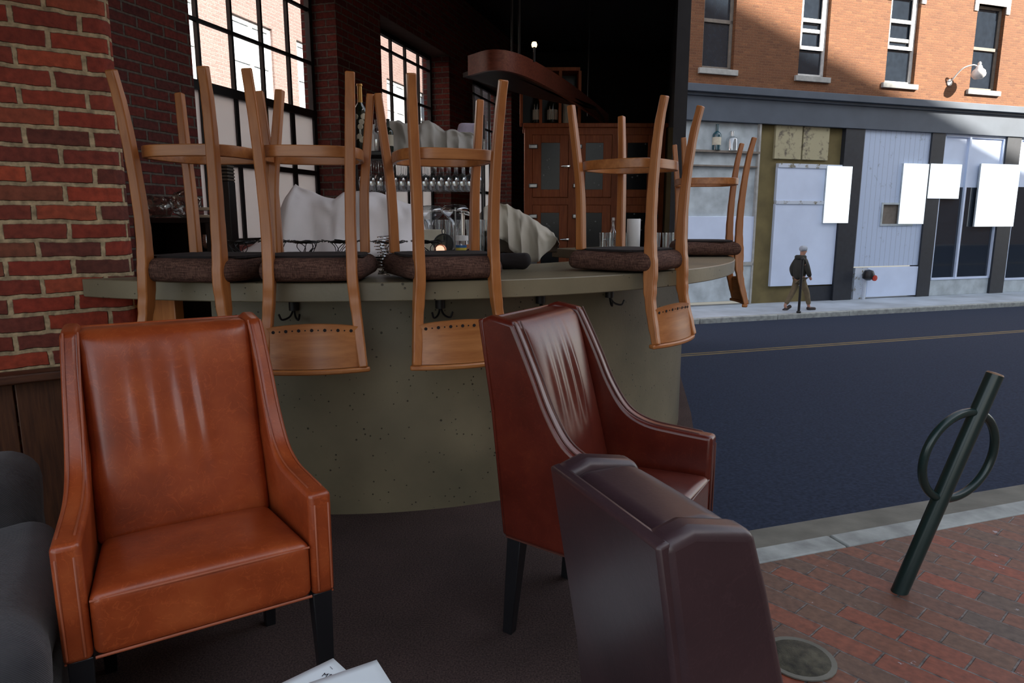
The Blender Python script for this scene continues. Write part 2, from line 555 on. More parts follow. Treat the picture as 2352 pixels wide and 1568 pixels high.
# ------------------------------------------------------------------ mesh building
class MB:
    def __init__(s):
        s.v = []
        s.f = []
        s.m = []
        s.mi = 0

    def add(s, vs, fs):
        o = len(s.v)
        s.v += [tuple(v) for v in vs]
        s.f += [tuple(i + o for i in f) for f in fs]
        s.m += [s.mi] * len(fs)
        return s

    def box(s, x0, x1, y0, y1, z0, z1, mat=None):
        vs = [Vector(p) for p in ((x0, y0, z0), (x1, y0, z0), (x1, y1, z0), (x0, y1, z0), (x0, y0, z1), (x1, y0, z1), (x1, y1, z1), (x0, y1, z1))]
        if mat is not None:
            vs = [mat @ v for v in vs]
        return s.add(vs, [(0, 3, 2, 1), (4, 5, 6, 7), (0, 1, 5, 4), (1, 2, 6, 5), (2, 3, 7, 6), (3, 0, 4, 7)])

    def prism(s, poly, a, b, axis='z', xf=None):
        """poly: 2-D outline; extruded from a to b along axis; (x: poly=(y,z); y: (x,z); z: (x,y))."""
        def mk(p, t):
            if axis == 'z':
                v = Vector((p[0], p[1], t))
            elif axis == 'y':
                v = Vector((p[0], t, p[1]))
            else:
                v = Vector((t, p[0], p[1]))
            return xf(v) if xf else v
        n = len(poly)
        vs = [mk(p, a) for p in poly] + [mk(p, b) for p in poly]
        fs = [tuple(range(n))[::-1], tuple(range(n, 2 * n))] + [(i, (i + 1) % n, n + (i + 1) % n, n + i) for i in range(n)]
        return s.add(vs, fs)

    def tube(s, pts, r, seg=8, closed=False, caps=True):
        pts = [Vector(p) for p in pts]
        n = len(pts)
        rs = r if isinstance(r, (list, tuple)) else [r] * n
        up = None
        rings = []
        for i in range(n):
            if closed:
                t = (pts[(i + 1) % n] - pts[i - 1]).normalized()
            else:
                t = (pts[min(i + 1, n - 1)] - pts[max(i - 1, 0)]).normalized()
            if up is None:
                up = Vector((0, 0, 1)) if abs(t.z) < .9 else Vector((1, 0, 0))
            a = (up - t * up.dot(t)).normalized()
            up = a
            b = t.cross(a)
            rings.append([pts[i] + (a * math.cos(k * 2 * PI / seg) + b * math.sin(k * 2 * PI / seg)) * rs[i] for k in range(seg)])
        vs = [v for rg in rings for v in rg]
        fs = []
        for i in range(n if closed else n - 1):
            j = (i + 1) % n
            for k in range(seg):
                l = (k + 1) % seg
                fs.append((i * seg + k, i * seg + l, j * seg + l, j * seg + k))
        if caps and not closed:
            fs.append(tuple(range(seg))[::-1])
            fs.append(tuple((n - 1) * seg + k for k in range(seg)))
        return s.add(vs, fs)

    def strip(s, pts, w, h, X=(1, 0, 0), closed=False):
        """rectangular section swept along pts; w along X, h across."""
        pts = [Vector(p) for p in pts]
        n = len(pts)
        ws = w if isinstance(w, (list, tuple)) else [w] * n
        hs = h if isinstance(h, (list, tuple)) else [h] * n
        vs = []
        for i in range(n):
            if closed:
                t = (pts[(i + 1) % n] - pts[i - 1]).normalized()
            else:
                t = (pts[min(i + 1, n - 1)] - pts[max(i - 1, 0)]).normalized()
            x = Vector(X)
            x = (x - t * x.dot(t)).normalized()
            y = t.cross(x)
            for a, b in ((-1, -1), (1, -1), (1, 1), (-1, 1)):
                vs.append(pts[i] + x * a * ws[i] / 2 + y * b * hs[i] / 2)
        fs = []
        for i in range(n if closed else n - 1):
            j = (i + 1) % n
            for k in range(4):
                l = (k + 1) % 4
                fs.append((i * 4 + k, i * 4 + l, j * 4 + l, j * 4 + k))
        if not closed:
            fs += [(3, 2, 1, 0), tuple((n - 1) * 4 + k for k in range(4))]
        return s.add(vs, fs)

    def lathe(s, prof, seg=20, c=(0, 0, 0), xf=None):
        c = Vector(c)
        vs = []
        for r, z in prof:
            for k in range(seg):
                a = 2 * PI * k / seg
                v = Vector((r * math.cos(a), r * math.sin(a), z))
                vs.append(c + (xf @ v if xf is not None else v))
        fs = []
        for i in range(len(prof) - 1):
            for k in range(seg):
                l = (k + 1) % seg
                fs.append((i * seg + k, i * seg + l, (i + 1) * seg + l, (i + 1) * seg + k))
        if prof[0][0] > 1e-6:
            fs.append(tuple(range(seg))[::-1])
        if prof[-1][0] > 1e-6:
            fs.append(tuple((len(prof) - 1) * seg + k for k in range(seg)))
        return s.add(vs, fs)

    def rbox(s, h, r, n=(8, 8, 8), f=None):
        """rounded, subdivided box of half sizes h, then warped by f."""
        hx = Vector(h)
        bm = bmesh.new()
        idx = {}
        vs, fs = [], []

        def vid(p):
            key = (round(p.x, 6), round(p.y, 6), round(p.z, 6))
            if key not in idx:
                q = Vector([max(-(hx[i] - r), min(hx[i] - r, p[i])) for i in range(3)])
                d = p - q
                v = q + d.normalized() * r if d.length > 1e-9 else p.copy()
                idx[key] = len(vs)
                vs.append(f(v) if f else v)
            return idx[key]
        bm.free()
        for ax in range(3):
            b, c = [(1, 2), (2, 0), (0, 1)][ax]
            for sg in (-1, 1):
                def gl(m, H):
                    # more points near the rounding
                    ts = [-1 + 2 * i / m for i in range(m + 1)]
                    e = r / H
                    extra = [-1 + e, 1 - e, -1 + e * .3, 1 - e * .3, -1 + e * .65, 1 - e * .65]
                    ts = sorted(set(round(t, 5) for t in ts + extra))
                    return ts
                tb, tcn = gl(n[b], hx[b]), gl(n[c], hx[c])
                for i in range(len(tb) - 1):
                    for j in range(len(tcn) - 1):
                        q = []
                        for (u, w) in ((tb[i], tcn[j]), (tb[i + 1], tcn[j]), (tb[i + 1], tcn[j + 1]), (tb[i], tcn[j + 1])):
                            p = Vector((0, 0, 0))
                            p[ax] = sg * hx[ax]
                            p[b] = u * hx[b]
                            p[c] = w * hx[c]
                            q.append(vid(p))
                        if sg < 0:
                            q = q[::-1]
                        fs.append(tuple(q))
        return s.add(vs, fs)

    def build(s, name, mats, parent=None, bevel=0, smooth=0, seg=2, loc=None, rot=None):
        me = bpy.data.meshes.new(name)
        me.from_pydata(s.v, [], s.f)
        if not isinstance(mats, (list, tuple)):
            mats = [mats]
        for m in mats:
            me.materials.append(M[m] if isinstance(m, str) else m)
        if len(mats) > 1:
            me.polygons.foreach_set('material_index', s.m)
        me.validate()
        bm = bmesh.new()
        bm.from_mesh(me)
        bmesh.ops.recalc_face_normals(bm, faces=bm.faces)
        bm.to_mesh(me)
        bm.free()
        o = bpy.data.objects.new(name, me)
        COL.objects.link(o)
        if parent is not None:
            o.parent = parent
        if loc is not None:
            o.location = loc
        if rot is not None:
            o.rotation_euler = rot
        if bevel:
            b = o.modifiers.new('bevel', 'BEVEL')
            b.width = bevel
            b.segments = seg
            b.limit_method = 'ANGLE'
            b.angle_limit = R(35)
        if smooth or bevel:
            a = R(smooth if smooth > 1 else 40)
            me.polygons.foreach_set('use_smooth', [True] * len(me.polygons))
            try:
                me.set_sharp_from_angle(angle=a)
            except Exception:
                pass
        return o


def tag(o, label, cat, group=None, kind=None):
    o['label'] = label
    o['category'] = cat
    if group:
        o['group'] = group
    if kind:
        o['kind'] = kind
    return o


def thing(name, label, cat, loc=(0, 0, 0), rot=(0, 0, 0), group=None):
    o = bpy.data.objects.new(name, None)
    o.empty_display_size = .1
    COL.objects.link(o)
    o.location = loc
    o.rotation_euler = rot
    return tag(o, label, cat, group)


def struct(o):
    o['kind'] = 'structure'
    return o


def dup(root, loc=None, rot=None, label=None, scale=None):
    r = root.copy()
    COL.objects.link(r)
    if loc is not None:
        r.location = loc
    if rot is not None:
        r.rotation_euler = rot
    if scale is not None:
        r.scale = scale
    if label:
        r['label'] = label
    for ch in list(root.children):
        c = ch.copy()
        COL.objects.link(c)
        c.parent = r
        for g in ch.children:
            d = g.copy()
            COL.objects.link(d)
            d.parent = c
    return r


def catmull(pts, n=8):
    pts = [Vector(p) for p in pts]
    out = []
    P = [pts[0] * 2 - pts[1]] + pts + [pts[-1] * 2 - pts[-2]]
    for i in range(1, len(P) - 2):
        for k in range(n):
            t = k / n
            a, b, c, d = P[i - 1], P[i], P[i + 1], P[i + 2]
            out.append(.5 * ((2 * b) + (c - a) * t + (2 * a - 5 * b + 4 * c - d) * t * t + (3 * b - a - 3 * c + d) * t ** 3))
    out.append(pts[-1])
    return out


# ================================================================== SETTING: the street
U = Vector((0.9486, 0.3164, 0))         # along the street, to the right
NF = Vector((-0.3164, 0.9486, 0))       # across the street, away from the camera
FR = Matrix(((U.x, NF.x, 0), (U.y, NF.y, 0), (0, 0, 1))).to_4x4()
STREET_ROT = (0, 0, math.atan2(U.y, U.x))


def pl(p):
    """street coordinates (along, across) of a world point"""
    return p.dot(U), p.dot(NF)


curb_t = pl(atz(1976, 1250, -.15))[1]           # outer edge of the near curb
WALL_T = pl(atz(1900, 690, -1.15))[1]           # face of the building opposite
FCURB_T = pl(atz(1950, 716, -1.17))[1]
YEL_T = pl(atz(1950, 790, -.75))[1]
Z_N, Z_F = -.20, -1.28


def road_z(t):
    k = (t - curb_t) / (FCURB_T - curb_t)
    return Z_N + (Z_F - Z_N) * k


def yellow_t():
    # where the centre line meets the sloping road
    r = ray(1950, 789)
    a, b = 1.0, 40.0
    for _ in range(50):
        k = (a + b) / 2
        P = Vector((0, 0, CAM_H)) + r * k
        if P.z > road_z(P.dot(NF)):
            a = k
        else:
            b = k
    return P.dot(NF)


YEL_T = yellow_t()


def street_obj(mb, name, mat, parent=None, **kw):
    return mb.build(name, mat, parent, rot=STREET_ROT if parent is None else None, **kw)


mb = MB()
mb.prism([(curb_t + .13, -.9), (curb_t + .13, Z_N), (FCURB_T, Z_F), (FCURB_T, -1.9)], -12, 60, 'x')
struct(street_obj(mb, 'street_road', 'asphalt'))
mb = MB()
mb.prism([(curb_t + .135, Z_N + .002), (curb_t + .135, Z_N + .006), (curb_t + .62, road_z(curb_t + .62) + .006), (curb_t + .62, road_z(curb_t + .62) - .002)], -3, 60, 'x')
struct(street_obj(mb, 'street_gutter', 'gutter'))
mb = MB()
x = -3.0
while x < 40:
    mb.box(x, x + 1.79, curb_t, curb_t + .125, -.8, -.148)
    x += 1.8
struct(street_obj(mb, 'street_curb_near', 'granite', bevel=.01))
mb = MB().box(-1, 40, curb_t - 8, curb_t - .004, -.6, -.15)
struct(street_obj(mb, 'sidewalk_near', 'paver'))
mb = MB()
for dz in (-.10, .10):
    a, b = YEL_T + dz - .05, YEL_T + dz + .05
    mb.prism([(a, road_z(a) - .002), (a, road_z(a) + .006), (b, road_z(b) + .006), (b, road_z(b) - .002)], -8, 60, 'x')
struct(street_obj(mb, 'trim_centre_line', 'yellow'))
mb = MB().box(-14, 70, FCURB_T + .18, WALL_T + .3, -2.2, -1.15)
struct(street_obj(mb, 'sidewalk_far', 'walk'))
mb = MB()
x = -14.0
while x < 60:
    mb.box(x, x + 2.38, FCURB_T, FCURB_T + .18, -2.2, -1.145)
    x += 2.4
struct(street_obj(mb, 'street_curb_far', 'granite', bevel=.02))


def fp(px, py):
    """point on the face of the building opposite, as (along, up)"""
    r = ray(px, py)
    k = WALL_T / r.dot(NF)
    P = Vector((0, 0, CAM_H)) + r * k
    return P.dot(U), P.z


def frect(x0, x1, y0, y1):
    xm, ym = (x0 + x1) / 2, (y0 + y1) / 2
    return fp(x0, ym)[0], fp(x1, ym)[0], fp(xm, y1)[1], fp(xm, y0)[1]


FB = thing('storefront_building', 'long orange brick building with dark ground floor shopfronts across the street', 'building',
           NF * WALL_T, STREET_ROT)
Z_BR = fp(1996, 224)[1]           # foot of the brickwork
Z_FB = fp(2000, 298)[1]           # foot of the fascia
U0, U1 = fp(1400, 400)[0], fp(2352, 400)[0] + 16
WINS = [(1617, 1690, -70, 163), (1840, 1906, -60, 180), (2040, 2108, 6, 190), (2236, 2300, 22, 206)]
wr = [frect(*w) for w in WINS]
zb = sum(w[2] for w in wr) / 4
zt = zb + 2.55
wu = [(w[0], w[1]) for w in wr]
pitch = (wu[3][0] - wu[0][0]) / 3
wu += [(wu[3][0] + pitch * k, wu[3][1] + pitch * k) for k in (1, 2, 3)]
# brick upper wall, with real openings: piers between the windows plus the courses above and below
mb = MB()
us = [U0] + [v for w in wu for v in w] + [U1]
for i in range(0, len(us), 2):
    mb.box(us[i], us[i + 1], 0, .4, Z_BR, 13)
for a, b in wu:
    mb.box(a, b, 0, .4, Z_BR, zb)
    mb.box(a, b, 0, .4, zt, 13)
mb.build('brick_wall', 'brick_street', FB)
MB().box(U0, U1, .4, 9, Z_FB, 13).build('building_core', 'pillar', FB)
mb = MB()
mb.box(U0, U1, -.10, .02, Z_FB, Z_BR - .28)
mb.box(U0, U1, -.16, .02, Z_BR - .28, Z_BR - .20)
mb.box(U0, U1, -.28, .02, Z_BR - .20, Z_BR)
mb.build('fascia', 'fascia', FB, bevel=.01)
for i, (a, b) in enumerate(wu):
    fw = MB()
    brown = i % 2 == 0 if i != 0 else True
    for (x0, x1, z0, z1) in ((a, a + .09, zb, zt), (b - .09, b, zb, zt), (a, b, zb, zb + .09), (a, b, zt - .09, zt), (a, b, (zb + zt) / 2 - .05, (zb + zt) / 2 + .05)):
        fw.box(x0, x1, .12, .22, z0, z1)
    w = fw.build('window', 'frame_brown' if i in (0, 3, 5) else 'frame_white', FB, bevel=.008)
    if i in (1, 2):
        sh = MB()
        zl = zb + .75 if i == 1 else zb + 1.0
        for (x0, x1, z0, z1) in ((a + .05, a + .13, zl, zt), (b - .22, b - .09, zl, zt), (a + .05, b - .09, zl, zl + .1), (a + .05, b - .09, zl + .75, zl + .85)):
            sh.box(x0, x1, .09, .13, z0, z1)
        sh.build('storm_sash', 'frame_white', w)
    MB().box(a + .05, b - .05, .17, .19, zb + .05, zt - .05).build('pane', 'street_glass', w)
    MB().box(a - .12, b + .12, -.08, .2, zb - .15, zb).build('window_sill', 'stone', FB, bevel=.01)
    lt = MB()
    lt.box(a - .16, b + .16, -.03, .2, zt, zt + .28)
    lt.box(a - .16, a, -.03, .1, zt - .22, zt)
    lt.box(b, b + .16, -.03, .1, zt - .22, zt)
    lt.build('lintel', 'lintel', FB, bevel=.01)

ZG = -1.15
# ground-floor pillars
for (x0, x1) in ((1925, 1968), (2120, 2150), (2290, 2322)):
    a, b, _, _ = frect(x0, x1, 300, 680)
    MB().box(a, b, -.06, .3, ZG, Z_FB + .02).build('pillar', 'pillar', FB, bevel=.01)
# bay A, left: pale display window above two grimy white boards
a0, b0, _, _ = frect(1500, 1735, 300, 690)
zl1 = fp(1650, 497)[1]
zl2 = fp(1650, 607)[1]
MB().box(a0, b0, .06, .3, zl1, Z_FB).build('display_back', 'grimy', FB)
MB().box(a0, b0, -.02, .14, zl2 + .05, zl1).build('shop_board', 'whiteboard', FB, bevel=.01)
MB().box(a0, b0, -.02, .14, ZG + .12, zl2 - .05).build('shop_board', 'grimy', FB, bevel=.01)
mb = MB()
mb.box(a0, b0, -.05, .1, zl2 - .05, zl2 + .05)
mb.box(b0 - .06, b0, -.05, .1, ZG, Z_FB)
mb.build('shop_trim', 'stone', FB)
# between A and B: olive stucco recess
a1, b1, _, _ = frect(1735, 1776, 300, 690)
aB, bB, _, _ = frect(1776, 1926, 300, 690)
MB().box(b0, bB + .1, .1, .35, ZG, Z_FB).build('stucco_wall', 'olive', FB)
x0, x1, z0, z1 = frect(1778, 1922, 386, 655)
ZB0 = z0
zmid = fp(1850, 465)[1]
mb = MB()
mb.box(x0, x1, .0, .12, z0, zmid - .04)
mb.box(x0, x1, .0, .12, zmid + .04, z1)
mb.build('shop_board', 'whiteboard', FB, bevel=.008)
mb = MB()
mb.box(x0, x1, -.03, .1, zmid - .05, zmid + .05)
mb.box(x0, x1, -.03, .1, z1, z1 + .12)
mb.build('shop_trim', 'peelwhite', FB)
x0, x1, z0, z1 = frect(1782, 1905, 290, 366)
mb = MB()
mb.box(x0, (x0 + x1) / 2 - .03, .02, .12, z0, z1)
mb.box((x0 + x1) / 2 + .03, x1, .02, .12, z0, z1)
mb.build('transom_board', 'peel', FB)
a, b, _, _ = frect(1858, 1930, 655, 688)
MB().box(a, b, .02, .2, ZG, ZB0 - .04).build('shop_base', 'pillar', FB)
# bay C: white planks with a little opening
x0, x1, z0, z1 = frect(1972, 2128, 300, 610)
h0, h1, hz0, hz1 = frect(2026, 2094, 470, 514)
mb = MB()
mb.box(x0, h0, 0, .12, z0, Z_FB)
mb.box(h1, x1, 0, .12, z0, Z_FB)
mb.box(h0, h1, 0, .12, z0, hz0)
mb.box(h0, h1, 0, .12, hz1, Z_FB)
mb.build('plank_wall', 'planks', FB)
fw = MB()
for q in ((h0, h1, hz0 - .06, hz0), (h0, h1, hz1, hz1 + .06), (h0 - .06, h0, hz0 - .06, hz1 + .06), (h1, h1 + .06, hz0 - .06, hz1 + .06)):
    fw.box(q[0], q[1], -.03, .1, q[2], q[3])
w = fw.build('vent_window', 'grimy', FB)
MB().box(h0, h1, .05, .08, hz0, hz1).build('pane', 'frame_brown', w)
x0, x1, z0, z1 = frect(1990, 2112, 613, 684)
MB().box(x0, x1, -.03, .12, ZG + .05, z1).build('shop_board', 'whiteboard', FB, bevel=.01)
a, b, _, _ = frect(1962, 1990, 613, 684)
MB().box(a, b, 0, .12, ZG, z1).build('wall_foot', 'peelwhite', FB)


def shopfront(x0p, x1p, mull):
    x0, x1, z0, z1 = frect(x0p, x1p, 310, 672)
    zs = fp((x0p + x1p) / 2, 640)[1]
    zt_ = fp((x0p + x1p) / 2, 430)[1]
    MB().box(x0, x1, .02, .14, ZG, zs).build('stall_riser', 'grimy', FB, bevel=.01)
    fw = MB()
    fw.box(x0, x0 + .06, .0, .12, zs, Z_FB)
    fw.box(x1 - .06, x1, .0, .12, zs, Z_FB)
    fw.box(x0, x1, .0, .12, zs, zs + .07)
    fw.box(x0, x1, .0, .12, Z_FB - .08, Z_FB)
    for q in mull:
        u = fp(q, 480)[0]
        fw.box(u - .04, u + .04, -.01, .12, zs, Z_FB)
    w = fw.build('shop_window', 'whiteboard', FB)
    MB().box(x0, x1, .06, .1, zt_, Z_FB - .02).build('transom_panel', 'whiteboard', w)
    MB().box(x0, x1, .06, .08, zs, zt_).build('pane', 'street_glass', w)


shopfront(2152, 2290, [2212])
shopfront(2324, 2460, [2390])
a, b, _, _ = frect(2460, 2520, 300, 680)
MB().box(a, U1, 0, .3, ZG, Z_FB).build('pillar', 'pillar', FB)


def fw3(u, out, z):
    """world point for building coordinates"""
    return NF * (WALL_T - out) + U * u + Vector((0, 0, z))


# glowing panels added to imitate window glare on the shopfronts
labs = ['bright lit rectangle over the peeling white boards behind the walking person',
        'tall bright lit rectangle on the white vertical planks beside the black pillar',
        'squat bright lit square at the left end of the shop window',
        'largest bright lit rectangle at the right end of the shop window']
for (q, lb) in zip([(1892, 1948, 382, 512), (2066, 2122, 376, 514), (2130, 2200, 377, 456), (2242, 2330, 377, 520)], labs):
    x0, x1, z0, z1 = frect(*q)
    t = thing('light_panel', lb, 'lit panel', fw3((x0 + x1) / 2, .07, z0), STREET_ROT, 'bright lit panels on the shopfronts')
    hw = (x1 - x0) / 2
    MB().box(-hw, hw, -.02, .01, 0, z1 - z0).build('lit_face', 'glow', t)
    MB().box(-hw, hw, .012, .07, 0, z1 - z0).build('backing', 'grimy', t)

# gooseneck lamp
mu_, mz = fp(2180, 190)
hu, hz = fp(2232, 172)
t = thing('wall_lamp', 'white gooseneck lamp on the sunlit brick beside the last window', 'lamp', fw3(mu_, 0, mz), STREET_ROT)
MB().lathe([(.10, 0), (.10, .03), (.04, .05)], 14, xf=Matrix.Rotation(PI / 2, 4, 'X')).build('wall_plate', 'frame_white', t, smooth=40)
MB().tube(catmull([(0, 0, 0), (.0, -.12, .10), (.12, -.30, .36), (.36, -.44, .46), (.50, -.5, .42)], 6), .022, 8).build('arm', 'frame_white', t, smooth=60)
MB().lathe([(.03, .2), (.07, .18), (.10, .10), (.17, .04), (.20, -.06), (.19, -.12), (.12, -.2), (.0, -.22)], 20, c=(.55, -.52, .26)).build('lamp_head', 'frame_white', t, smooth=50)
MB().lathe([(.02, .12), (.05, .08), (.05, 0)], 12, c=(.55, -.52, .44)).build('lamp_cap', 'frame_white', t, smooth=50)
# bell on the wall under the lamp is its own shadow: nothing built there

# standpipe
su, sz = fp(1982, 632)
t = thing('standpipe', 'black hooded standpipe with a red cap at the foot of the white planks', 'standpipe', fw3(su, 0, ZG), STREET_ROT)
MB().tube([(0, -.1, 0), (0, -.1, sz - ZG - .1)], .055, 10).build('pipe', 'peelwhite', t)
MB().lathe([(0, .20), (.13, .16), (.18, .04), (.17, -.08), (.06, -.14)], 16, c=(0, -.22, sz - ZG)).build('hood', 'black', t, smooth=50)
MB().lathe([(.09, 0), (.09, .05), (.0, .06)], 14, c=(.08, -.36, sz - ZG - .06), xf=Matrix.Rotation(PI / 2, 4, 'X')).build('cap', 'red', t, smooth=40)

# thin dark post on the far curb
pp = atz(1831, 735, -1.15)
pt = pp.dot(NF)
pu = pp.dot(U)
pz = (Vector((0, 0, CAM_H)) + ray(1836, 608) * (pt / ray(1836, 608).dot(NF))).z
PT = FCURB_T + .09
_r = ray(1833, 735)
_p = _r * (PT / _r.dot(NF))
t = thing('street_post', 'thin black post standing on the far curb by the walking person', 'post', (_p.x, _p.y, -1.15))
MB().tube([(0, 0, 0), (0, 0, 1.45)], .035, 10).build('pole', 'black', t)
MB().lathe([(.05, 0), (.06, .02), (.06, .05), (.03, .07)], 12).build('foot', 'black', t)
MB().lathe([(.036, 0), (.05, .02), (.045, .06), (0, .08)], 12, c=(0, 0, 1.43)).build('post_cap', 'black', t)


# bottles and hanging glasses in the pale display window of the left bay
def bottle_bm(h, r, neck=.32):
    b = MB()
    b.lathe([(.0, 0), (r * .9, 0), (r, .01), (r, h * .58), (r * .9, h * .64), (r * neck, h * .74), (r * neck, h * .97), (r * neck * 1.15, h * .975), (r * neck * 1.1, h), (0, h)], 16)
    return b


zsh = fp(1640, 345)[1]
MB().box(a0, b0, -.06, .14, zsh - .06, zsh).build('display_shelf', 'frame_brown', FB)
zsh2 = fp(1640, 384)[1]
dw = MB()
dw.box(a0, b0, -.04, .1, zsh2 + .02, zsh2 + .06)
dw.build('display_rail', 'frame_brown', FB)
for k, (px, hpx, mt, lb) in enumerate([(1544, 58, 'bottle_green', 'dark bottle on the pale display shelf, nearest the stool leg'),
                                       (1592, 44, 'glassware', 'short clear bottle on the pale display shelf'),
                                       (1645, 60, 'bottle_blue', 'blue green bottle with pale label on the display shelf'),
                                       (1680, 46, 'glassware', 'round clear decanter at the right end of the display shelf')]):
    u, z = fp(px, 345)
    h = fp(px, 345 - hpx)[1] - z
    t = thing('bottle', lb, 'bottle', fw3(u, .0, zsh), group='bottles on the pale display shelf')
    bottle_bm(h, h * .17 if k != 3 else h * .3).build('body', mt, t, smooth=40)
    if k in (0, 2):
        MB().lathe([(h * .173, h * .2), (h * .173, h * .5)], 16).build('label', 'label', t, smooth=40)

# ================================================================== the walking person
def person(loc, rz):
    t = thing('person', 'person in pale cap and dark jacket walking along the far sidewalk', 'person', loc, (0, 0, rz))

    def skin(name, verts, edges, radii, mat, root=0, sub=2, flat=1.0):
        me = bpy.data.meshes.new(name)
        me.from_pydata(verts, edges, [])
        o = bpy.data.objects.new(name, me)
        COL.objects.link(o)
        o.parent = t
        s = o.modifiers.new('skin', 'SKIN')
        for i, v in enumerate(me.skin_vertices[0].data):
            r = radii[i]
            v.radius = r if isinstance(r, tuple) else (r, r)
            v.use_root = i == root
        s.use_smooth_shade = True
        sb = o.modifiers.new('sub', 'SUBSURF')
        sb.levels = sb.render_levels = sub
        me.materials.append(M[mat])
        return o
    # x: walking direction; body in profile
    V = [(0, 0, .92), (0, 0, 1.12), (.01, 0, 1.32), (.03, 0, 1.44), (.05, 0, 1.52), (.08, 0, 1.62), (.09, 0, 1.70),
         (.02, .09, .86), (-.10, .09, .50), (-.34, .09, .13), (-.30, .09, .06), (-.20, .09, .03),
         (.02, -.09, .86), (.22, -.09, .50), (.32, -.09, .10), (.36, -.09, .05), (.46, -.09, .03),
         (.0, .18, 1.38), (-.08, .23, 1.12), (.02, .24, .90), (.05, .24, .82),
         (.02, -.18, 1.38), (.06, -.24, 1.12), (.18, -.22, .92), (.22, -.22, .85)]
    Ed = [(0, 1), (1, 2), (2, 3), (3, 4), (4, 5), (5, 6), (0, 7), (7, 8), (8, 9), (9, 10), (10, 11), (0, 12), (12, 13), (13, 14), (14, 15), (15, 16),
          (2, 17), (17, 18), (18, 19), (19, 20), (2, 21), (21, 22), (22, 23), (23, 24)]
    Ra = [.13, .13, .14, .07, .055, .095, .07, .085, .062, .042, .045, .03, .085, .062, .042, .045, .03, .06, .05, .035, .035, .06, .05, .035, .035]
    skin('body', V, Ed, Ra, 'skin')
    skin('jacket', [(0, 0, .82), (0, 0, 1.1), (.01, 0, 1.3), (.03, 0, 1.46), (0, .17, 1.38), (-.08, .23, 1.13), (.02, .24, .92), (.02, -.17, 1.38), (.06, -.24, 1.13), (.17, -.22, .94)],
         [(0, 1), (1, 2), (2, 3), (2, 4), (4, 5), (5, 6), (2, 7), (7, 8), (8, 9)], [.175, .185, .19, .11, .09, .08, .06, .09, .08, .06], 'jacket')
    skin('trousers', [(0, 0, .95), (.02, .09, .84), (-.10, .09, .50), (-.32, .09, .15), (.02, -.09, .84), (.22, -.09, .50), (.32, -.09, .14)],
         [(0, 1), (1, 2), (2, 3), (0, 4), (4, 5), (5, 6)], [.15, .105, .08, .065, .105, .08, .065], 'pants')
    MB().rbox((.105, .095, .085), .08, (4, 4, 4), lambda v: v + Vector((.07, 0, 1.70))).build('cap', 'cap', t, smooth=60)
    MB().rbox((.13, .12, .06), .055, (4, 4, 3), lambda v: v + Vector((0, 0, 1.47))).build('hood', 'jacket', t, smooth=60)
    for (x, y, z, a) in ((-.26, .09, .05, -.5), (.41, -.09, .04, .1)):
        mt = Matrix.Translation((x, y, z)) @ Matrix.Rotation(a, 4, 'Y')
        MB().rbox((.14, .05, .045), .035, (4, 3, 3), lambda v: mt @ v).build('shoe', 'shoe', t, smooth=60)
    nz = MB().rbox((.02, .014, .02), .012, (2, 2, 2), lambda v: v + Vector((.175, 0, 1.62)))
    nz.build('nose', 'skin', t, smooth=60)
    return t


pf = atz(1830, 712, -1.15)
person(pf, math.atan2(U.y, U.x))

# ================================================================== the bike rack
rb = atz(2066, 1358, -.15)
t = thing('bike_rack', 'leaning dark green post with a ring, standing on the brick sidewalk', 'bike rack', rb)
top = Vector((.275, 0.0, .90))
MB().tube([(-.012, 0, -.04), top], .031, 20).build('post', 'rackgreen', t, smooth=40)
MB().lathe([(.031, 0), (.026, .006), (0, .008)], 20, c=top, xf=top.to_track_quat('Z', 'Y').to_matrix().to_4x4()).build('post_cap', simple('worn_post_cap', (.22, .12, .06), .5), t)
ax = top.normalized()
cen = ax * .60
side = (U * .86 + Vector((0, 0, .0))).normalized()
side = Vector((.93, .28, .24)).normalized()
upv = (ax - side * ax.dot(side)).normalized()
ring = [cen + side * math.cos(a) * .182 + upv * math.sin(a) * .182 for a in [2 * PI * i / 48 for i in range(48)]]
MB().tube(ring, .0165, 12, closed=True).build('ring', 'rackgreen', t, smooth=60)
# drain cover
dp = atz(1835, 1512, -.148)
t = thing('drain_cover', 'small worn metal cover set in the brick sidewalk', 'drain cover', dp, (0, 0, .4))
MB().lathe([(0, 0), (.10, 0), (.105, .003), (.10, .006), (0, .006)], 28, xf=Matrix.Scale(1.0, 4)).build('plate', simple('mossy_iron', (.06, .055, .035), .8, var=.7, scale=25, bmp=.006), t, smooth=40)
MB().lathe([(.106, 0), (.12, 0), (.12, .005), (.106, .005)], 28).build('rim', 'gutter', t, smooth=40)

# ================================================================== SETTING: interior shell
A54 = R(36.0)          # rotation of the near brick pier's face
WD = Vector((.292, .956, 0)).normalized()        # along the window wall
WR = Vector((.956, -.292, 0)).normalized()       # from the wall towards the room


def wallpt(s_, D, z):
    return WD * s_ - WR * D + Vector((0, 0, z))


WALL_ROT = (0, 0, math.atan2(WD.y, WD.x))
D_IN, D_GL = 3.56, 3.83
# floor
poly = [(-6, -2), (.95, -2), (.95, 1.3), (.66, 1.72), (.71, 2.25), (.80, 2.6), (1.02, 3.55), (1.25, 4.6), (1.5, 6.0), (2.2, 10.6), (2.6, 13), (-6, 13)]
struct(MB().prism(poly, -.35, 0, 'z').build('floor', 'carpet'))
# near pier
P0 = Vector((-1.622, 2.95, 0))
pd = Vector((math.cos(A54), math.sin(A54), 0))
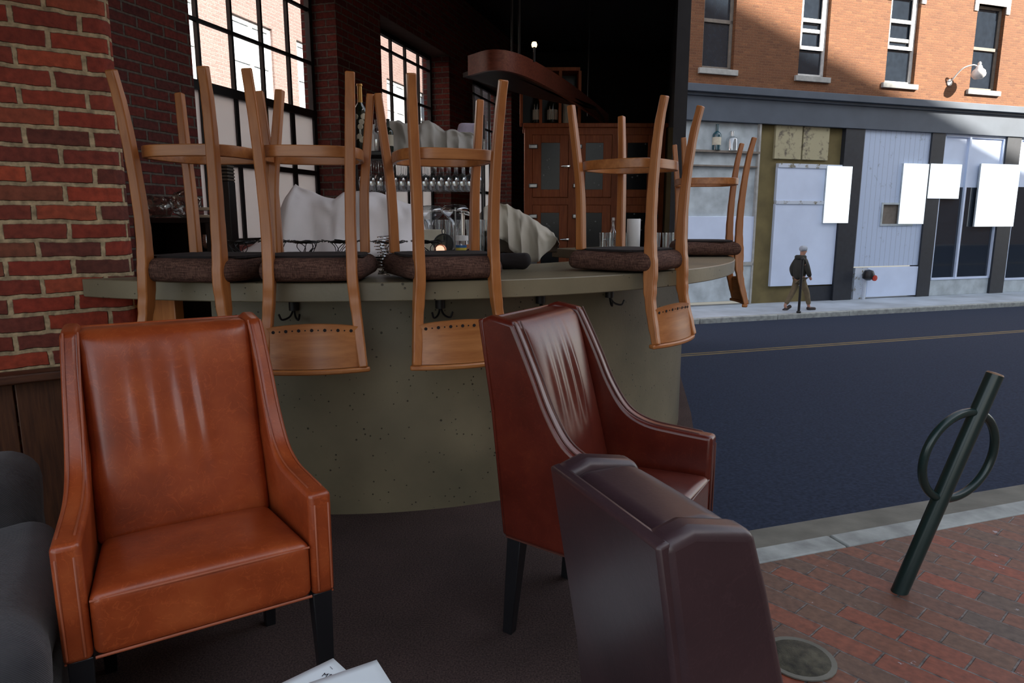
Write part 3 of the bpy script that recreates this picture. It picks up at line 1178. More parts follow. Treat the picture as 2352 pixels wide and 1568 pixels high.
# local x along face (towards the right), local +y away from camera
mb = MB()
prof = [(0.0, 0), (-.012, .02), (-.03, .06), (-.06, .10)]
mb.prism([(-4, 0), (-.05, 0), (-.015, .015), (0, .05), (.02, 1.1), (-4, 1.1)], 0, 5.2, 'z')
struct(mb.build('wall_left', 'brick_in', loc=P0, rot=(0, 0, math.atan2(pd.y, pd.x)), smooth=50))
# window wall in its own axes: x along the wall, y towards the outside
WZ0, WZ1 = 1.13, aty(873, 60, 8.1).z
WZT = 3.95
wins = [(4.11, 6.02), (6.91, 8.82), (9.71, 11.62)]
mb = MB()
edges = [2.2] + [v for w in wins for v in w] + [12.7]
th = D_GL + .10 - D_IN
for i in range(0, len(edges), 2):
    mb.box(edges[i], edges[i + 1], 0, th, 0, 4.6)
for a, b in wins:
    mb.box(a, b, 0, th, 0, WZ0)
    mb.box(a, b, 0, th, WZ1, 4.6)
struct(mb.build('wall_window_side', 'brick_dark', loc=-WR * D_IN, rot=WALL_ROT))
ztr = aty(620, 233, 6.1).z
zlo = aty(620, 385, 6.1).z
for k, (a, b) in enumerate(wins):
    e = bpy.data.objects.new('window_%d' % (k + 1), None)
    COL.objects.link(e)
    e.location = -WR * D_GL
    e.rotation_euler = WALL_ROT
    e['kind'] = 'structure'
    fr = MB()
    fr.box(a, a + .05, -.02, .03, WZ0, WZ1)
    fr.box(b - .05, b, -.02, .03, WZ0, WZ1)
    fr.box(a, b, -.02, .03, WZ0, WZ0 + .05)
    fr.box(a, b, -.02, .03, WZ1 - .05, WZ1)
    fr.box(a, b, -.025, .035, ztr - .035, ztr + .035)
    pw = (b - a) / 5
    for i in range(1, 5):
        fr.box(a + pw * i - .012, a + pw * i + .012, -.015, .02, ztr, WZ1)
        fw_ = .03 if i in (1, 4) else .02
        fr.box(a + pw * i - fw_, a + pw * i + fw_, -.015, .02, WZ0, ztr)
    z = ztr
    while z + .47 < WZ1:
        z += .47
        fr.box(a, b, -.015, .02, z - .012, z + .012)
    fr.box(a, b, -.02, .025, zlo - .022, zlo + .022)
    fr.build('window_frame', 'steel', e)
    MB().box(a + .02, b - .02, 0, .006, ztr, WZ1 - .02).build('pane', 'glass', e)
    MB().box(a + .02, b - .02, 0, .006, WZ0 + .02, ztr).build('frosted_pane', 'frost', e)
# rear wall, side wall, ceiling
struct(MB().box(.12, 2.9, 13.0, 13.3, 0, 4.6).build('wall_rear', 'black_wall'))
mb = MB()
mb.prism([(1.50, 6.6), (2.00, 8.75), (2.10, 8.75), (1.62, 6.6)], 0, 6.2, 'z')
struct(mb.build('wall_right', 'black_wall'))
CZ = 4.3
cpoly = [(-5.5, .6), (.95, .6), (1.0, 3.0), (1.2, 4.6), (1.62, 6.6), (2.10, 8.75), (2.3, 9.6), (2.9, 13.3), (.14, 13.3), (-3.2, 2.35)]
struct(MB().prism(cpoly, CZ, CZ + .25, 'z').build('ceiling', 'ceiling'))
struct(MB().box(-5.5, .95, .42, .60, 2.45, CZ + .25).build('wall_front', 'brick_dark'))  # added header, out of view, cuts the high skylight on the chairs
# upper storey mass over the ceiling's far part and the party wall right of the cabinet
mb = MB().prism([(2.0, 8.75), (2.1, 8.75), (3.0, 13.3), (2.9, 13.3)], 0, CZ, 'z')
struct(mb.build('wall_party', 'black_wall'))

# wainscot and ledge under the near pier
mb = MB()
LZ = .735
for i in range(14):
    mb.box(-2.6 + i * .19, -2.6 + i * .19 + .184, -.03, 0.0, 0, LZ - .04)
struct(mb.build('trim_wainscot', 'oldwood', loc=P0 + pd * -.15, rot=(0, 0, math.atan2(pd.y, pd.x)), bevel=.004))
mb = MB().box(-2.7, .06, -.10, .0, LZ - .04, LZ)
struct(mb.build('trim_ledge', 'oldwood_x', loc=P0 + pd * -.15, rot=(0, 0, math.atan2(pd.y, pd.x)), bevel=.008))

# neighbour outside the windows
ND = 9.0
e = thing('neighbour_building', 'pale pink brick building outside the steel windows, sunlit', 'building', -WR * ND, WALL_ROT)
NB = e
nw = []
d0 = 13.6
for k in range(12):
    y0 = d0 - 4 + k * 2.0
    s0 = (y0 - .292 * ND) / .956
    nw.append((s0, s0 + 1.25))
rows = [(-1.2, .3), (.9, 2.3), (3.6, 5.15), (6.4, 7.9)]
mb = MB()
mb.box(-5, nw[0][0], 0, .3, -1.2, 11)
for i in range(len(nw)):
    a = nw[i][1]
    b = nw[i + 1][0] if i + 1 < len(nw) else a + 12
    mb.box(a, b, 0, .3, -1.2, 11)
    zz = -1.2
    for r0, r1 in rows[1:]:
        mb.box(nw[i][0], nw[i][1], 0, .3, zz, r0)
        zz = r1
    mb.box(nw[i][0], nw[i][1], 0, .3, zz, 11)
mb.build('brick_wall', 'brick_pink', NB)
for i in range(len(nw)):
    for r0, r1 in rows[1:3]:
        a, b = nw[i]
        f_ = MB()
        for q in ((a, a + .1, r0, r1), (b - .1, b, r0, r1), (a, b, r0, r0 + .1), (a, b, r1 - .1, r1), ((a + b) / 2 - .05, (a + b) / 2 + .05, r0, r1), (a, b, (r0 + r1) / 2 - .04, (r0 + r1) / 2 + .04)):
            f_.box(q[0], q[1], .05, .12, q[2], q[3])
        w = f_.build('window', 'frame_white', NB)
        MB().box(a, b, .08, .1, r0, r1).build('pane', simple('pale_blind', (.70, .76, .82), .6) if i == 0 and r0 < 1 else bpy.data.materials['pale_blind'], w)

# tall gabled building behind the camera that throws the diagonal shade
q_ax = Vector((.493, .870, 0)).normalized()
pc = -34.0
kk = math.tan(SUN_EL)


def shade_line():
    """heights the shadow's edge must pass through on the facade"""
    out = []
    for px, py in ((1690, 0), (2050, 205)):
        u, z = fp(px, py)
        P = fw3(u, 0, z)
        out.append((P.dot(q_ax), z + kk * P.dot(SUN_H)))
    return out


(qa, ha), (qb, hb) = shade_line()
sl = (hb - ha) / (qb - qa)
qt = qa - 1.2
ht = ha + sl * (qt - qa)
base = kk * -pc
prof = [(-40, -6), (-40, 8 + base), (qt - 6, ht - 1.5 + base), (qt, ht + base), (qb + 14, hb + sl * 14 + base), (qb + 14, -6)]
mb = MB()


def xf_(v):
    return SUN_H * (pc + v.y) + q_ax * v.x + Vector((0, 0, v.z))


mb.prism(prof, 0, -10, 'y', xf=xf_)
tag(mb.build('opposite_building', 'tower'), 'tall plain gabled brick building across the street behind the viewer', 'building')

# ================================================================== the bar counter
CC = Vector((-.853, 4.995, 0))
RO = 2.355
RI = 1.52
DR = 2.05


def arc(r, a0_, a1_, n=60):
    return [(r * math.sin(a), -r * math.cos(a)) for a in [R(a0_) + (R(a1_) - R(a0_)) * i / n for i in range(n + 1)]]


bar = thing('bar_counter', 'round concrete bar counter with a thick polished concrete top', 'bar counter', CC)
LA = -23.3
top_poly = arc(RO, LA, 128) + arc(RI, -19, 128)[::-1] + [(-1.585 - CC.x, 3.00 - CC.y), (-1.60 - CC.x, 2.945 - CC.y)]
MB().prism(top_poly, 1.015, 1.09, 'z').build('countertop', 'concrete', bar, bevel=.004, smooth=30)
base_poly = arc(DR, -13.5, 126) + arc(DR - .2, -13.5, 126)[::-1]
MB().prism(base_poly, 0.0, 1.014, 'z').build('base', 'concrete', bar, smooth=30)
# wooden service panel left of the drum
aa = R(-20)
mb = MB()
pw = [Vector((DR * 1.04 * math.sin(a), -DR * 1.04 * math.cos(a), 0)) for a in (R(LA + .6), R(-16.8))]
d_ = (pw[1] - pw[0]).normalized()
n_ = Vector((-d_.y, d_.x, 0))
L = (pw[1] - pw[0]).length
mtx = Matrix(((d_.x, n_.x, 0, pw[0].x), (d_.y, n_.y, 0, pw[0].y), (0, 0, 1, 0), (0, 0, 0, 1)))
mb.box(0, L, 0, .05, 0, 1.014, mtx)
mb.build('wooden_panel', 'wood', bar, bevel=.004)
for k, px in enumerate((677, 1010, 1238, 1395)):
    r = ray(px, 700)
    # meet the drum
    lo, hi = 0.5, 8
    best = None
    for i in range(4000):
        kx = .5 + i * .001
        P = Vector((r.x, r.y, 0)) * kx
        if (P - CC).length < DR:
            best = P
            break
    h = MB()
    rad = (best - CC).normalized()
    tn = Vector((-rad.y, rad.x, 0))
    o_ = best - CC + rad * .012
    zc = .955
    h.tube([o_ + Vector((0, 0, zc + .03)), o_ + Vector((0, 0, zc - .01))], .022, 10)
    for sg in (-1, 1):
        pts = [o_ + Vector((0, 0, zc)), o_ + rad * .02 + tn * sg * .012 + Vector((0, 0, zc - .035)), o_ + rad * .05 + tn * sg * .035 + Vector((0, 0, zc - .045)), o_ + rad * .06 + tn * sg * .045 + Vector((0, 0, zc - .02))]
        h.tube(catmull(pts, 5), .0045, 6)
    h.build('bag_hook', 'black', bar, smooth=60)


# ================================================================== bar stools
def make_stool():
    t = thing('bar_stool', '', 'bar stool', group='wooden bar stools upturned on the counter')

    def xr(z):   # half spacing of the rear posts
        return .152 + .024 * max(0, (.55 - z) / .55) ** 1.3 + .034 * max(0, (z - .74) / .35) ** 1.2
    zs = [0, .1, .2, .3, .42, .55, .64, .70, .75, .80, .87, .95, 1.03, 1.075]
    ys = [-.262, -.240, -.226, -.216, -.208, -.204, -.206, -.210, -.212, -.213, -.220, -.236, -.258, -.270]
    hs = [.030, .033, .036, .038, .041, .045, .050, .056, .058, .052, .042, .038, .033, .030]
    wsx = [.034, .036, .037, .038, .039, .040, .040, .040, .040, .040, .038, .036, .034, .032]
    for sg in (-1, 1):
        pts = catmull([(sg * xr(z), y, z) for z, y in zip(zs, ys)], 3)
        hh = [hs[min(len(hs) - 1, i // 3)] for i in range(len(pts))]
        ww = [wsx[min(len(wsx) - 1, i // 3)] for i in range(len(pts))]
        MB().strip(pts, ww, hh).build('rear_leg', 'wood', t, bevel=.005)
    for sg in (-1, 1):
        pts = [(sg * .224, .190, 0), (sg * .205, .170, .2), (sg * .186, .155, .4), (sg * .18, .15, .66)]
        pts = catmull(pts, 4)
        n = len(pts)
        MB().strip(pts, [.032 + .010 * i / n for i in range(n)], [.031 + .008 * i / n for i in range(n)]).build('front_leg', 'wood', t, bevel=.005)
    # foot ring: a bent hoop
    pts = []
    for i in range(48):
        a = 2 * PI * i / 48
        c, s_ = math.cos(a), math.sin(a)
        e = .62
        pts.append((math.copysign(abs(c) ** e, c) * .188, math.copysign(abs(s_) ** e, s_) * .183 - .010 + (.02 * s_ if s_ > 0 else 0), .27))
    MB().strip(pts, .043, .018, X=(0, 0, 1), closed=True).build('foot_ring', 'wood_x', t, bevel=.003)

    # seat pad
    def w(v):
        k = (v.y + .2) / .4
        x = v.x * (.84 + .20 * min(1, max(0, k)))
        z = v.z
        if v.z > 0:
            z += .012 * (1 - (v.x / .23) ** 2) * (1 - (v.y / .21) ** 2)
        y = v.y + (-.0 if v.y < 0 else .018 * (1 - (v.x / .23) ** 2))
        sc = 1.0 if v.z > 0 else 1 - .05 * (-v.z / .05)
        return Vector((x * sc, y * sc - .014, z + .705))
    MB().rbox((.226, .210, .043), .034, (10, 10, 4), w).build('seat', 'weave', t, smooth=60)
    d = MB()
    n = 60
    ptsu = []
    rnd = random.Random(3)
    for i in range(n):
        a = 2 * PI * i / n
        c, s_ = math.cos(a), math.sin(a)
        rr = 1 + rnd.uniform(-.02, .02)
        ptsu.append((math.copysign(abs(c) ** .45, c) * .193 * rr, math.copysign(abs(s_) ** .45, s_) * .176 * rr))
    d.prism(ptsu, .654, .663, 'z')
    d.build('dust_cover', 'dust', t)

    # crest board, concave towards the sitter
    def cy(x):
        return -.262 + .030 * ((x / .18) ** 2) - .006
    c = MB()
    nx = 22
    vs, fs = [], []
    rows_ = [(.905, 0), (.935, .002), (1.0, -.010), (1.07, -.022)]
    for j, (z, off) in enumerate(rows_):
        for i in range(nx + 1):
            x = -.168 + .336 * i / nx
            x *= 1 + .06 * j / 3
            zz = z + (.018 * (1 - (x / .18) ** 2) * -1 if j == 0 else 0) + .016 * (1 if j == 0 else 0)
            y = cy(x) + off
            vs += [(x, y - .009, zz), (x, y + .009, zz)]
    W_ = (nx + 1) * 2
    for j in range(len(rows_) - 1):
        for i in range(nx):
            a = j * W_ + i * 2
            b = a + W_
            fs.append((a, a + 2, b + 2, b))
            fs.append((a + 1, b + 1, b + 3, a + 3))
            if j == 0:
                fs.append((a, a + 1, a + 3, a + 2))
            if j == len(rows_) - 2:
                fs.append((b, b + 2, b + 3, b + 1))
        a = j * W_
        fs.append((a, a + W_, a + W_ + 1, a + 1))
        a = j * W_ + nx * 2
        fs.append((a, a + 1, a + W_ + 1, a + W_))
    c.add(vs, fs)
    cr = c.build('crest_board', 'wood_x', t, smooth=40)
    hb_ = MB()
    for i in range(13):
        x = -.142 + .284 * i / 12
        r = .0062 if i % 2 == 0 else .0028
        z = .934 - .012 * (1 - (x / .18) ** 2) + .004
        y = cy(x) + .001
        hb_.lathe([(0, -.0105), (r, -.0105), (r, .0105), (0, .0105)], 12, c=(x, y, z), xf=Matrix.Rotation(PI / 2, 4, 'X'))
    hb_.build('peg_holes', 'dust', cr)
    pts = [(x, cy(x) - .026, 1.082) for x in [-.205 + .41 * i / 20 for i in range(21)]]
    MB().strip(pts, .034, .020, X=(0, 1, 0)).build('top_rail', 'wood_x', t, bevel=.006)
    return t


ST = make_stool()
mids = [(-1.235, 2.50, -9, 'upturned wooden stool at the brick pier end of the counter'),
        (-.750, 2.53, 8.5, 'upturned wooden stool with its whole crest board hanging above the armchairs'),
        (-.200, 2.655, 20, 'upturned wooden stool whose crest hangs just behind the smaller leather armchair'),
        (.735, 3.20, 50, 'upturned wooden stool seen side-on where the counter curves away'),
        (1.47, 4.72, 84, 'farthest upturned wooden stool, half hidden behind the side-on one')]
first = True
for x, y, al, lb in mids:
    out = Vector((math.sin(R(al)), -math.cos(R(al)), 0))
    org = Vector((x, y, 0)) - out * .262
    # keep the posts just clear of the counter's edge
    pc_ = org + out * .235
    rr = (org - CC).length
    rad_ = (org - CC).normalized()
    org += rad_ * max(0, RO - .176 - rr)
    loc = (org.x, org.y, 1.09 + .76)
    rot = (0, PI, R(al))
    if first:
        ST.location = loc
        ST.rotation_euler = rot
        ST['label'] = lb
        first = False
    else:
        dup(ST, loc, rot, lb)


# ================================================================== leather armchairs
def make_chair(name, label, lm, pm, loc, rz, sx=1.0, arms=True):
    t = thing(name, label, 'armchair', loc, (0, 0, rz), 'leather armchairs by the bar')

    def hx(y, z=.5):          # outer half width
        k = min(1, max(0, (y + .28) / .60))
        return sx * (.292 - .054 * k)
    arm = catmull([(0, -.282, .632), (0, -.16, .640), (0, -.06, .652), (0, .015, .690), (0, .075, .775), (0, .122, .875), (0, .166, .965), (0, .200, 1.030)], 5)
    outline = [(-.278, .345)] + [(p.y, p.z) for p in arm] + [(.285, 1.045), (.325, 1.032), (.278, .75), (.235, .345)]
    if not arms:
        outline = [(.0, .345), (.0, .47), (.06, .50), (.10, .62), (.14, .80), (.18, .95), (.205, 1.03), (.285, 1.045), (.325, 1.032), (.278, .75), (.235, .345)]
        arm = [Vector((0, y, z)) for y, z in outline[2:7]]
    for sg in (-1, 1):
        b = MB()
        n = len(outline)
        vs = []
        for (y, z) in outline:
            vs.append((sg * hx(y), y, z))
        for (y, z) in outline:
            vs.append((sg * (hx(y) - .060 + .016 * min(1, max(0, (y + .05) / .2))), y, z))
        fs = [tuple(range(n)), tuple(range(n, 2 * n))[::-1]] + [(i, (i + 1) % n, n + (i + 1) % n, n + i) for i in range(n)]
        b.add(vs, fs)
        sd_ = b.build('side_panel', lm, t, bevel=.014, seg=4, smooth=50)
        # stitched welts along both edges of the arm
        for off in (.010, .045) if arms else ():
            pts = [Vector((sg * (hx(p.y) - off), p.y - .002, p.z + .0005)) for p in arm]
            pts = [Vector((sg * (hx(-.28) - off), -.281, .36))] + [Vector((sg * (hx(-.28) - off), -.281, .60))] + pts[2:]
            MB().tube(pts, .0026, 6).build('welt', pm, sd_, smooth=60)
        MB().tube([(sg * (hx(-.27) - .005), -.270, .346), (sg * (hx(.22) - .005), .226, .346)], .003, 6).build('hem_welt', pm, sd_, smooth=60)

    # back cushion
    def w(v):
        k = (v.z + .29) / .58          # 0 at the seat .. 1 at the top
        yf = .055 + .150 * k
        yb = .235 + .085 * k
        u = (v.y + .05) / .10
        wx = hx(.1) - .044
        x = v.x / .2 * wx
        y = yf + (yb - yf) * u
        if u < .5:
            bul = .020 * (1 - abs(v.x / .2) ** 6) * (1 - abs(2 * k - 1) ** 6)
            y -= bul * (1 - u * 2)
            # soft vertical creases in the upper middle
            cz = math.exp(-((k - .62) / .20) ** 2)
            for c_, a_ in ((-.085, .006), (-.04, .007), (.015, .010), (.060, .013)):
                y -= a_ * cz * math.exp(-((v.x - c_ - .03 * (.62 - k)) / .013) ** 2) * (1 - u)
        return Vector((x, y, .45 + .582 * k))
    MB().rbox((.2, .05, .29), .03, (40, 4, 26), w).build('back_cushion', lm, t, smooth=70)
    bp = MB().prism([(.240, .350), (.284, .75), (.330, 1.030), (.312, 1.034), (.262, .75), (.218, .350)], -(hx(.24) - .006), hx(.24) - .006, 'x')
    bp.build('back_panel', lm, t, bevel=.005)

    # seat
    def w2(v):
        k = (v.y + .17) / .34
        x = v.x / .225 * (hx(v.y - .1) - .060)
        z = v.z
        if z > 0:
            z += .016 * (1 - abs(v.x / .225) ** 4) * (1 - abs(v.y / .17) ** 4)
            z -= .012 * k
        return Vector((x, v.y - .112, z + .425))
    st = MB().rbox((.225, .172, .078), .022, (16, 14, 5), w2).build('seat', lm, t, smooth=60)
    zz = .488
    wx = hx(-.28) - .064
    MB().tube([(-wx, -.279, zz), (0, -.2855, zz + .003), (wx, -.279, zz)], .003, 6).build('seat_welt', pm, st, smooth=60)
    MB().tube([(-wx, -.280, .350), (wx, -.280, .350)], .004, 6).build('hem_welt', pm, st, smooth=60)
    for sg in (-1, 1):
        MB().strip([(sg * (hx(-.25) - .032), -.248, .35), (sg * (hx(-.25) - .026), -.252, 0)], [.052, .034], [.052, .034]).build('leg', 'black_leg', t, bevel=.003)
        MB().strip([(sg * (hx(.2) - .036), .200, .35), (sg * (hx(.2) - .034), .232, 0)], [.050, .032], [.050, .034]).build('leg', 'black_leg', t, bevel=.003)
    return t


make_chair('leather_armchair', 'large cognac leather armchair facing the viewer at front left', 'leather', 'piping', (-.885, 1.770, 0), math.atan2(.525, .85), 1.06)
make_chair('leather_armchair', 'dark red leather armchair turned to the right in front of the bar', 'leather2', 'piping_dark', (.296, 2.094, 0), R(58.2), .96)
c3 = make_chair('leather_chair', 'dark leather chair back nearest the viewer, seen from behind', 'leather3', 'piping_dark', (0, 0, 0), 0, .56, arms=False)
c3.scale = (1, 1, .965)
# chair 3 faces away to the right; the top of its back runs towards the viewer
f3 = Vector((.925, .38, 0)).normalized()
c3.location = Vector((.106, .785, 0)) + f3 * .325
c3.rotation_euler = (0, 0, math.atan2(f3.x, -f3.y))

# ------------------------------------------------------------------ grey corduroy armchair, lower left
t = thing('corduroy_sofa', 'grey corduroy sofa in the lower left corner beside the leather armchair', 'sofa', (-1.50, 1.36, 0), (0, 0, R(31)))


def wob(c, s_=.012, f=5):
    def g(v):
        p = v + Vector(c)
        d = noise.noise_vector(p * f) * s_
        return p + d
    return g


MB().rbox((.42, .40, .15), .04, (8, 8, 5), wob((0, 0, .17), .006)).build('base', 'cord', t, smooth=60)
MB().rbox((.40, .38, .10), .085, (12, 12, 6), wob((0.02, -.02, .40), .022)).build('seat_cushion', 'cord', t, smooth=60)
MB().rbox((.40, .10, .26), .09, (12, 6, 8), wob((-.02, .40, .42), .02)).build('back_cushion', 'cord', t, smooth=60)
MB().rbox((.10, .36, .14), .09, (6, 12, 6), wob((-.38, 0, .50), .012)).build('arm', 'cord', t, smooth=60)

# ------------------------------------------------------------------ low table with papers
t = thing('coffee_table', 'low dark table just under the picture edge carrying the papers', 'table', (-.42, .92, 0), (0, 0, R(8)))
MB().box(-.30, .30, -.28, .28, .365, .395).build('tabletop', 'black_leg', t, bevel=.006)
for a in (-1, 1):
    for b in (-1, 1):
        MB().box(a * .26 - .02, a * .26 + .02, b * .24 - .02, b * .24 + .02, 0, .365).build('leg', 'black_leg', t, bevel=.003)


def sheet(name, label, corner, ang, z, curl=0.0):
    t = thing(name, label, 'paper', (corner[0], corner[1], z), (0, 0, ang), 'papers on the low table')
    b = MB()
    vs, fs = [], []
    n, m = 12, 16
    for j in range(m + 1):
        for i in range(n + 1):
            x = .216 * i / n
            y = -.279 * j / m
            zz = curl * math.exp(-((x / .07) ** 2 + (y / .09) ** 2))
            vs.append((x, y, zz))
    for j in range(m):
        for i in range(n):
            a = j * (n + 1) + i
            fs.append((a, a + n + 1, a + n + 2, a + 1))
    b.add(vs, fs)
    o = b.build('sheet_of_paper', 'white_paper', t, smooth=60)
    so = o.modifiers.new('sol', 'SOLIDIFY')
    so.thickness = .0006
    return t


M['white_paper'] = simple('white_paper', (.86, .93, .95), .7, var=.02)
M['ink'] = simple('black_ink', (.02, .02, .03), .6)
ca = aty(765, 1508, 1.335)
c1 = atz(765, 1508, .4)
c2 = atz(865, 1513, .4)
e1 = (atz(800, 1540, .4) - c1)
e2 = (atz(900, 1568, .4) - c2)
s1 = sheet('sheet', 'white sheet with a small dark monogram, left one on the table', (c1.x, c1.y), math.atan2(e1.y, e1.x), .397, .0)
s2 = sheet('sheet', 'blank white sheet overlapping the right side of the printed one', (c2.x, c2.y), math.atan2(e2.y, e2.x), .3985, .0)


def text(body, size, loc, rot, mat, parent, name):
    cu = bpy.data.curves.new(name, 'FONT')
    cu.body = body
    cu.size = size
    cu.extrude = .0002
    cu.align_x = 'CENTER'
    cu.align_y = 'CENTER'
    cu.materials.append(M[mat])
    o = bpy.data.objects.new(name, cu)
    COL.objects.link(o)
    dg = bpy.context.evaluated_depsgraph_get()
    me = bpy.data.meshes.new_from_object(o.evaluated_get(dg))
    bpy.data.objects.remove(o)
    o = bpy.data.objects.new(name, me)
    COL.objects.link(o)
    o.parent = parent
    o.location = loc
    o.rotation_euler = rot
    return o


lm_ = Matrix.Rotation(-s1.rotation_euler.z, 4, 'Z')
tp = lm_ @ (atz(752, 1549, .4) - Vector((c1.x, c1.y, .4)))
text('MA', .016, (tp.x, tp.y, .0011), (0, 0, -s1.rotation_euler.z - .25), 'ink', s1, 'lettering')
mb = MB()
for pts in ([(742, 1556), (752, 1562), (762, 1556), (772, 1548)], [(756, 1545), (768, 1550), (775, 1545)], [(758, 1528), (764, 1534)], [(745, 1561), (738, 1557)]):
    ps = []
    for q in pts:
        v = lm_ @ (atz(q[0], q[1], .4) - Vector((c1.x, c1.y, .4)))
        ps.append((v.x, v.y, .0008))
    mb.tube(ps, .0004, 5)
mb.build('pen_marks', 'ink', s1)

# ================================================================== inside the bar ring
BB = thing('back_bar', 'dark low back bar cabinet inside the round counter', 'cabinet', (-.85, 4.55, 0))
MB().box(-.75, .75, -.50, .50, 1.085, 1.12).build('worktop', 'black', BB, bevel=.004)
MB().box(-.73, .73, -.47, .47, 0, 1.085).build('carcass', 'oldwood', BB)
for k in range(3):
    d = MB().box(-.71 + k * .49, -.25 + k * .49, -.49, -.47, .1, 1.05).build('cabinet_door', 'oldwood', BB, bevel=.004)
    MB().tube([(-.30 + k * .49, -.50, .8), (-.30 + k * .49, -.50, .92)], .006, 8).build('door_handle', 'chrome', d)


def drape(name, label, mat, ridge, Y, zb, front=.28, back=.34, folds=9, amp=.030, seed=0, bottom=None, yb=None):
    """a sheet thrown over a row of equipment: ridge = pixels of its top line surveyed at depth Y"""
    P = [aty(x, y, Y) for x, y in ridge]
    x0, x1 = P[0].x, P[-1].x
    t = thing(name, label, 'sheet', ((x0 + x1) / 2, Y, zb), group='sheets thrown over the bar equipment')
    B = [aty(x, y, Y - front) for x, y in bottom] if bottom else None

    def interp(L, x, k='z'):
        for a, b in zip(L[:-1], L[1:]):
            if a.x <= x <= b.x:
                u = (x - a.x) / max(1e-6, b.x - a.x)
                u2 = u
                return a.z + (b.z - a.z) * u2
        return L[0].z if x < L[0].x else L[-1].z
    n, m = 90, 34
    vs, fs = [], []
    for j in range(m + 1):
        v = j / m
        for i in range(n + 1):
            u = i / n
            x = x0 + (x1 - x0) * u
            zr = interp(P, x)
            zl = interp(B, x) if B else zb
            if v < .62:                 # front fall
                w = v / .62
                k = w ** .8
                z = zl + (zr - zl) * math.sin(w * PI / 2) ** .85
                y = -front * (1 - k)
            else:
                w = (v - .62) / .38
                z = zr - (zr - zb) * w ** 1.6
                y = back * w
            fall = math.sin(min(1, v / .62) * PI) if v < .62 else 0
            fall2 = (1 - min(1, v / .62))
            ph = u * folds * 2 * PI + 1.3 * math.sin(u * 7 + seed) + (v * 1.9)
            f = (abs(math.sin(ph * .5)) - .5) * amp * (.35 + fall2 * 1.1) + noise.noise((u * 6, v * 3, seed * 3.1)) * amp * 1.6 + noise.noise((u * 17 + v * 4, v * 5, seed)) * amp * .5
            vs.append((x - (x0 + x1) / 2 + .012 * math.sin(ph) * (1 - v), y - (f if v < .62 else 0), z - zb + (noise.noise((u * 14, v * 5, seed)) * .012 if v > .3 else 0)))
    for j in range(m):
        for i in range(n):
            a = j * (n + 1) + i
            fs.append((a, a + 1, a + n + 2, a + n + 1))
    b = MB()
    b.add(vs, fs)
    o = b.build('cloth', mat, t, smooth=80)
    sm = o.modifiers.new('solid', 'SOLIDIFY')
    sm.thickness = .002
    return t


drape('dust_sheet', 'large white sheet with a sharp peak, spread over the bar equipment', 'sheet',
      [(556, 592), (600, 558), (640, 498), (668, 436), (680, 421), (695, 432), (730, 448), (768, 458), (790, 441), (835, 439), (862, 442), (905, 456), (950, 470), (968, 505), (985, 590)],
      4.10, 1.125, .26, .30, 5, .055, 1)
drape('dust_sheet', 'grey sheet hanging over the bottles on the raised glass shelf', 'sheet_grey',
      [(884, 300), (892, 281), (912, 275), (930, 284), (955, 287), (985, 276), (1000, 285), (1018, 298), (1045, 299), (1062, 304), (1080, 304), (1112, 322)],
      4.74, 1.772, .10, .16, 7, .030, 2)
drape('dust_sheet', 'cream sheet sloping down to a point in front of the wine cabinet', 'sheet_cream',
      [(1092, 500), (1115, 474), (1140, 465), (1165, 470), (1195, 484), (1225, 502), (1250, 520), (1272, 536), (1284, 560)],
      4.80, 1.10, .22, .2, 6, .040, 4,
      bottom=[(1080, 530), (1130, 530), (1165, 560), (1190, 590), (1215, 604), (1240, 600), (1262, 575), (1280, 545), (1290, 560)])
# lavender napkin behind the grey sheet
nb = aty(1068, 300, 4.95)
t = thing('folded_napkin', 'lavender white folded napkin poking up behind the grey sheet', 'napkin', (nb.x, nb.y, 1.772))
hN = nb.z - 1.772
MB().rbox((.07, .03, (hN + .05) / 2), .02, (6, 3, 6), lambda v: v + Vector((v.z * .25, .01 * math.sin(v.x * 60), (hN + .05) / 2))).build('cloth', simple('lavender_cloth', (.55, .50, .66), .9), t, smooth=60)

# raised glass shelf with hanging stemware
sx0, sx1 = aty(822, 360, 4.75).x, aty(1116, 360, 4.75).x
SH = thing('glass_rack', 'dark raised shelf carried on thin posts with rows of hanging stemware', 'shelf', ((sx0 + sx1) / 2, 4.78, 1.12))
hw = (sx1 - sx0) / 2
MB().box(-hw, hw, -.20, .22, .625, .65).build('shelf_board', 'black', SH, bevel=.003)
for a in (-1, 1):
    for b in (-.17, .19):
        MB().tube([(a * (hw - .02), b, 0), (a * (hw - .02), b, .93)], .007, 8).build('post', 'black', SH)
for k in range(5):
    MB().box(-hw, hw, -.165 + k * .085 - .004, -.165 + k * .085 + .004, .598, .604).build('glass_rail', 'black', SH)
g0 = None
gp = [(.033, 0), (.033, .003), (.006, .008), (.0035, .02), (.0035, .085), (.010, .092), (.030, .110), (.037, .140), (.034, .175), (.030, .195), (.0285, .195), (.032, .172), (.035, .140), (.028, .112), (.0, .096)]
ng = 0
ORD = ['leftmost', 'second from left', 'third from left', 'fourth from left', 'fifth from left', 'sixth from left', 'seventh from left', 'eighth from left',
       'eighth from right', 'seventh from right', 'sixth from right', 'fifth from right', 'fourth from right', 'third from right', 'second from right', 'rightmost']
ROWN = ['front', 'second', 'third', 'back']
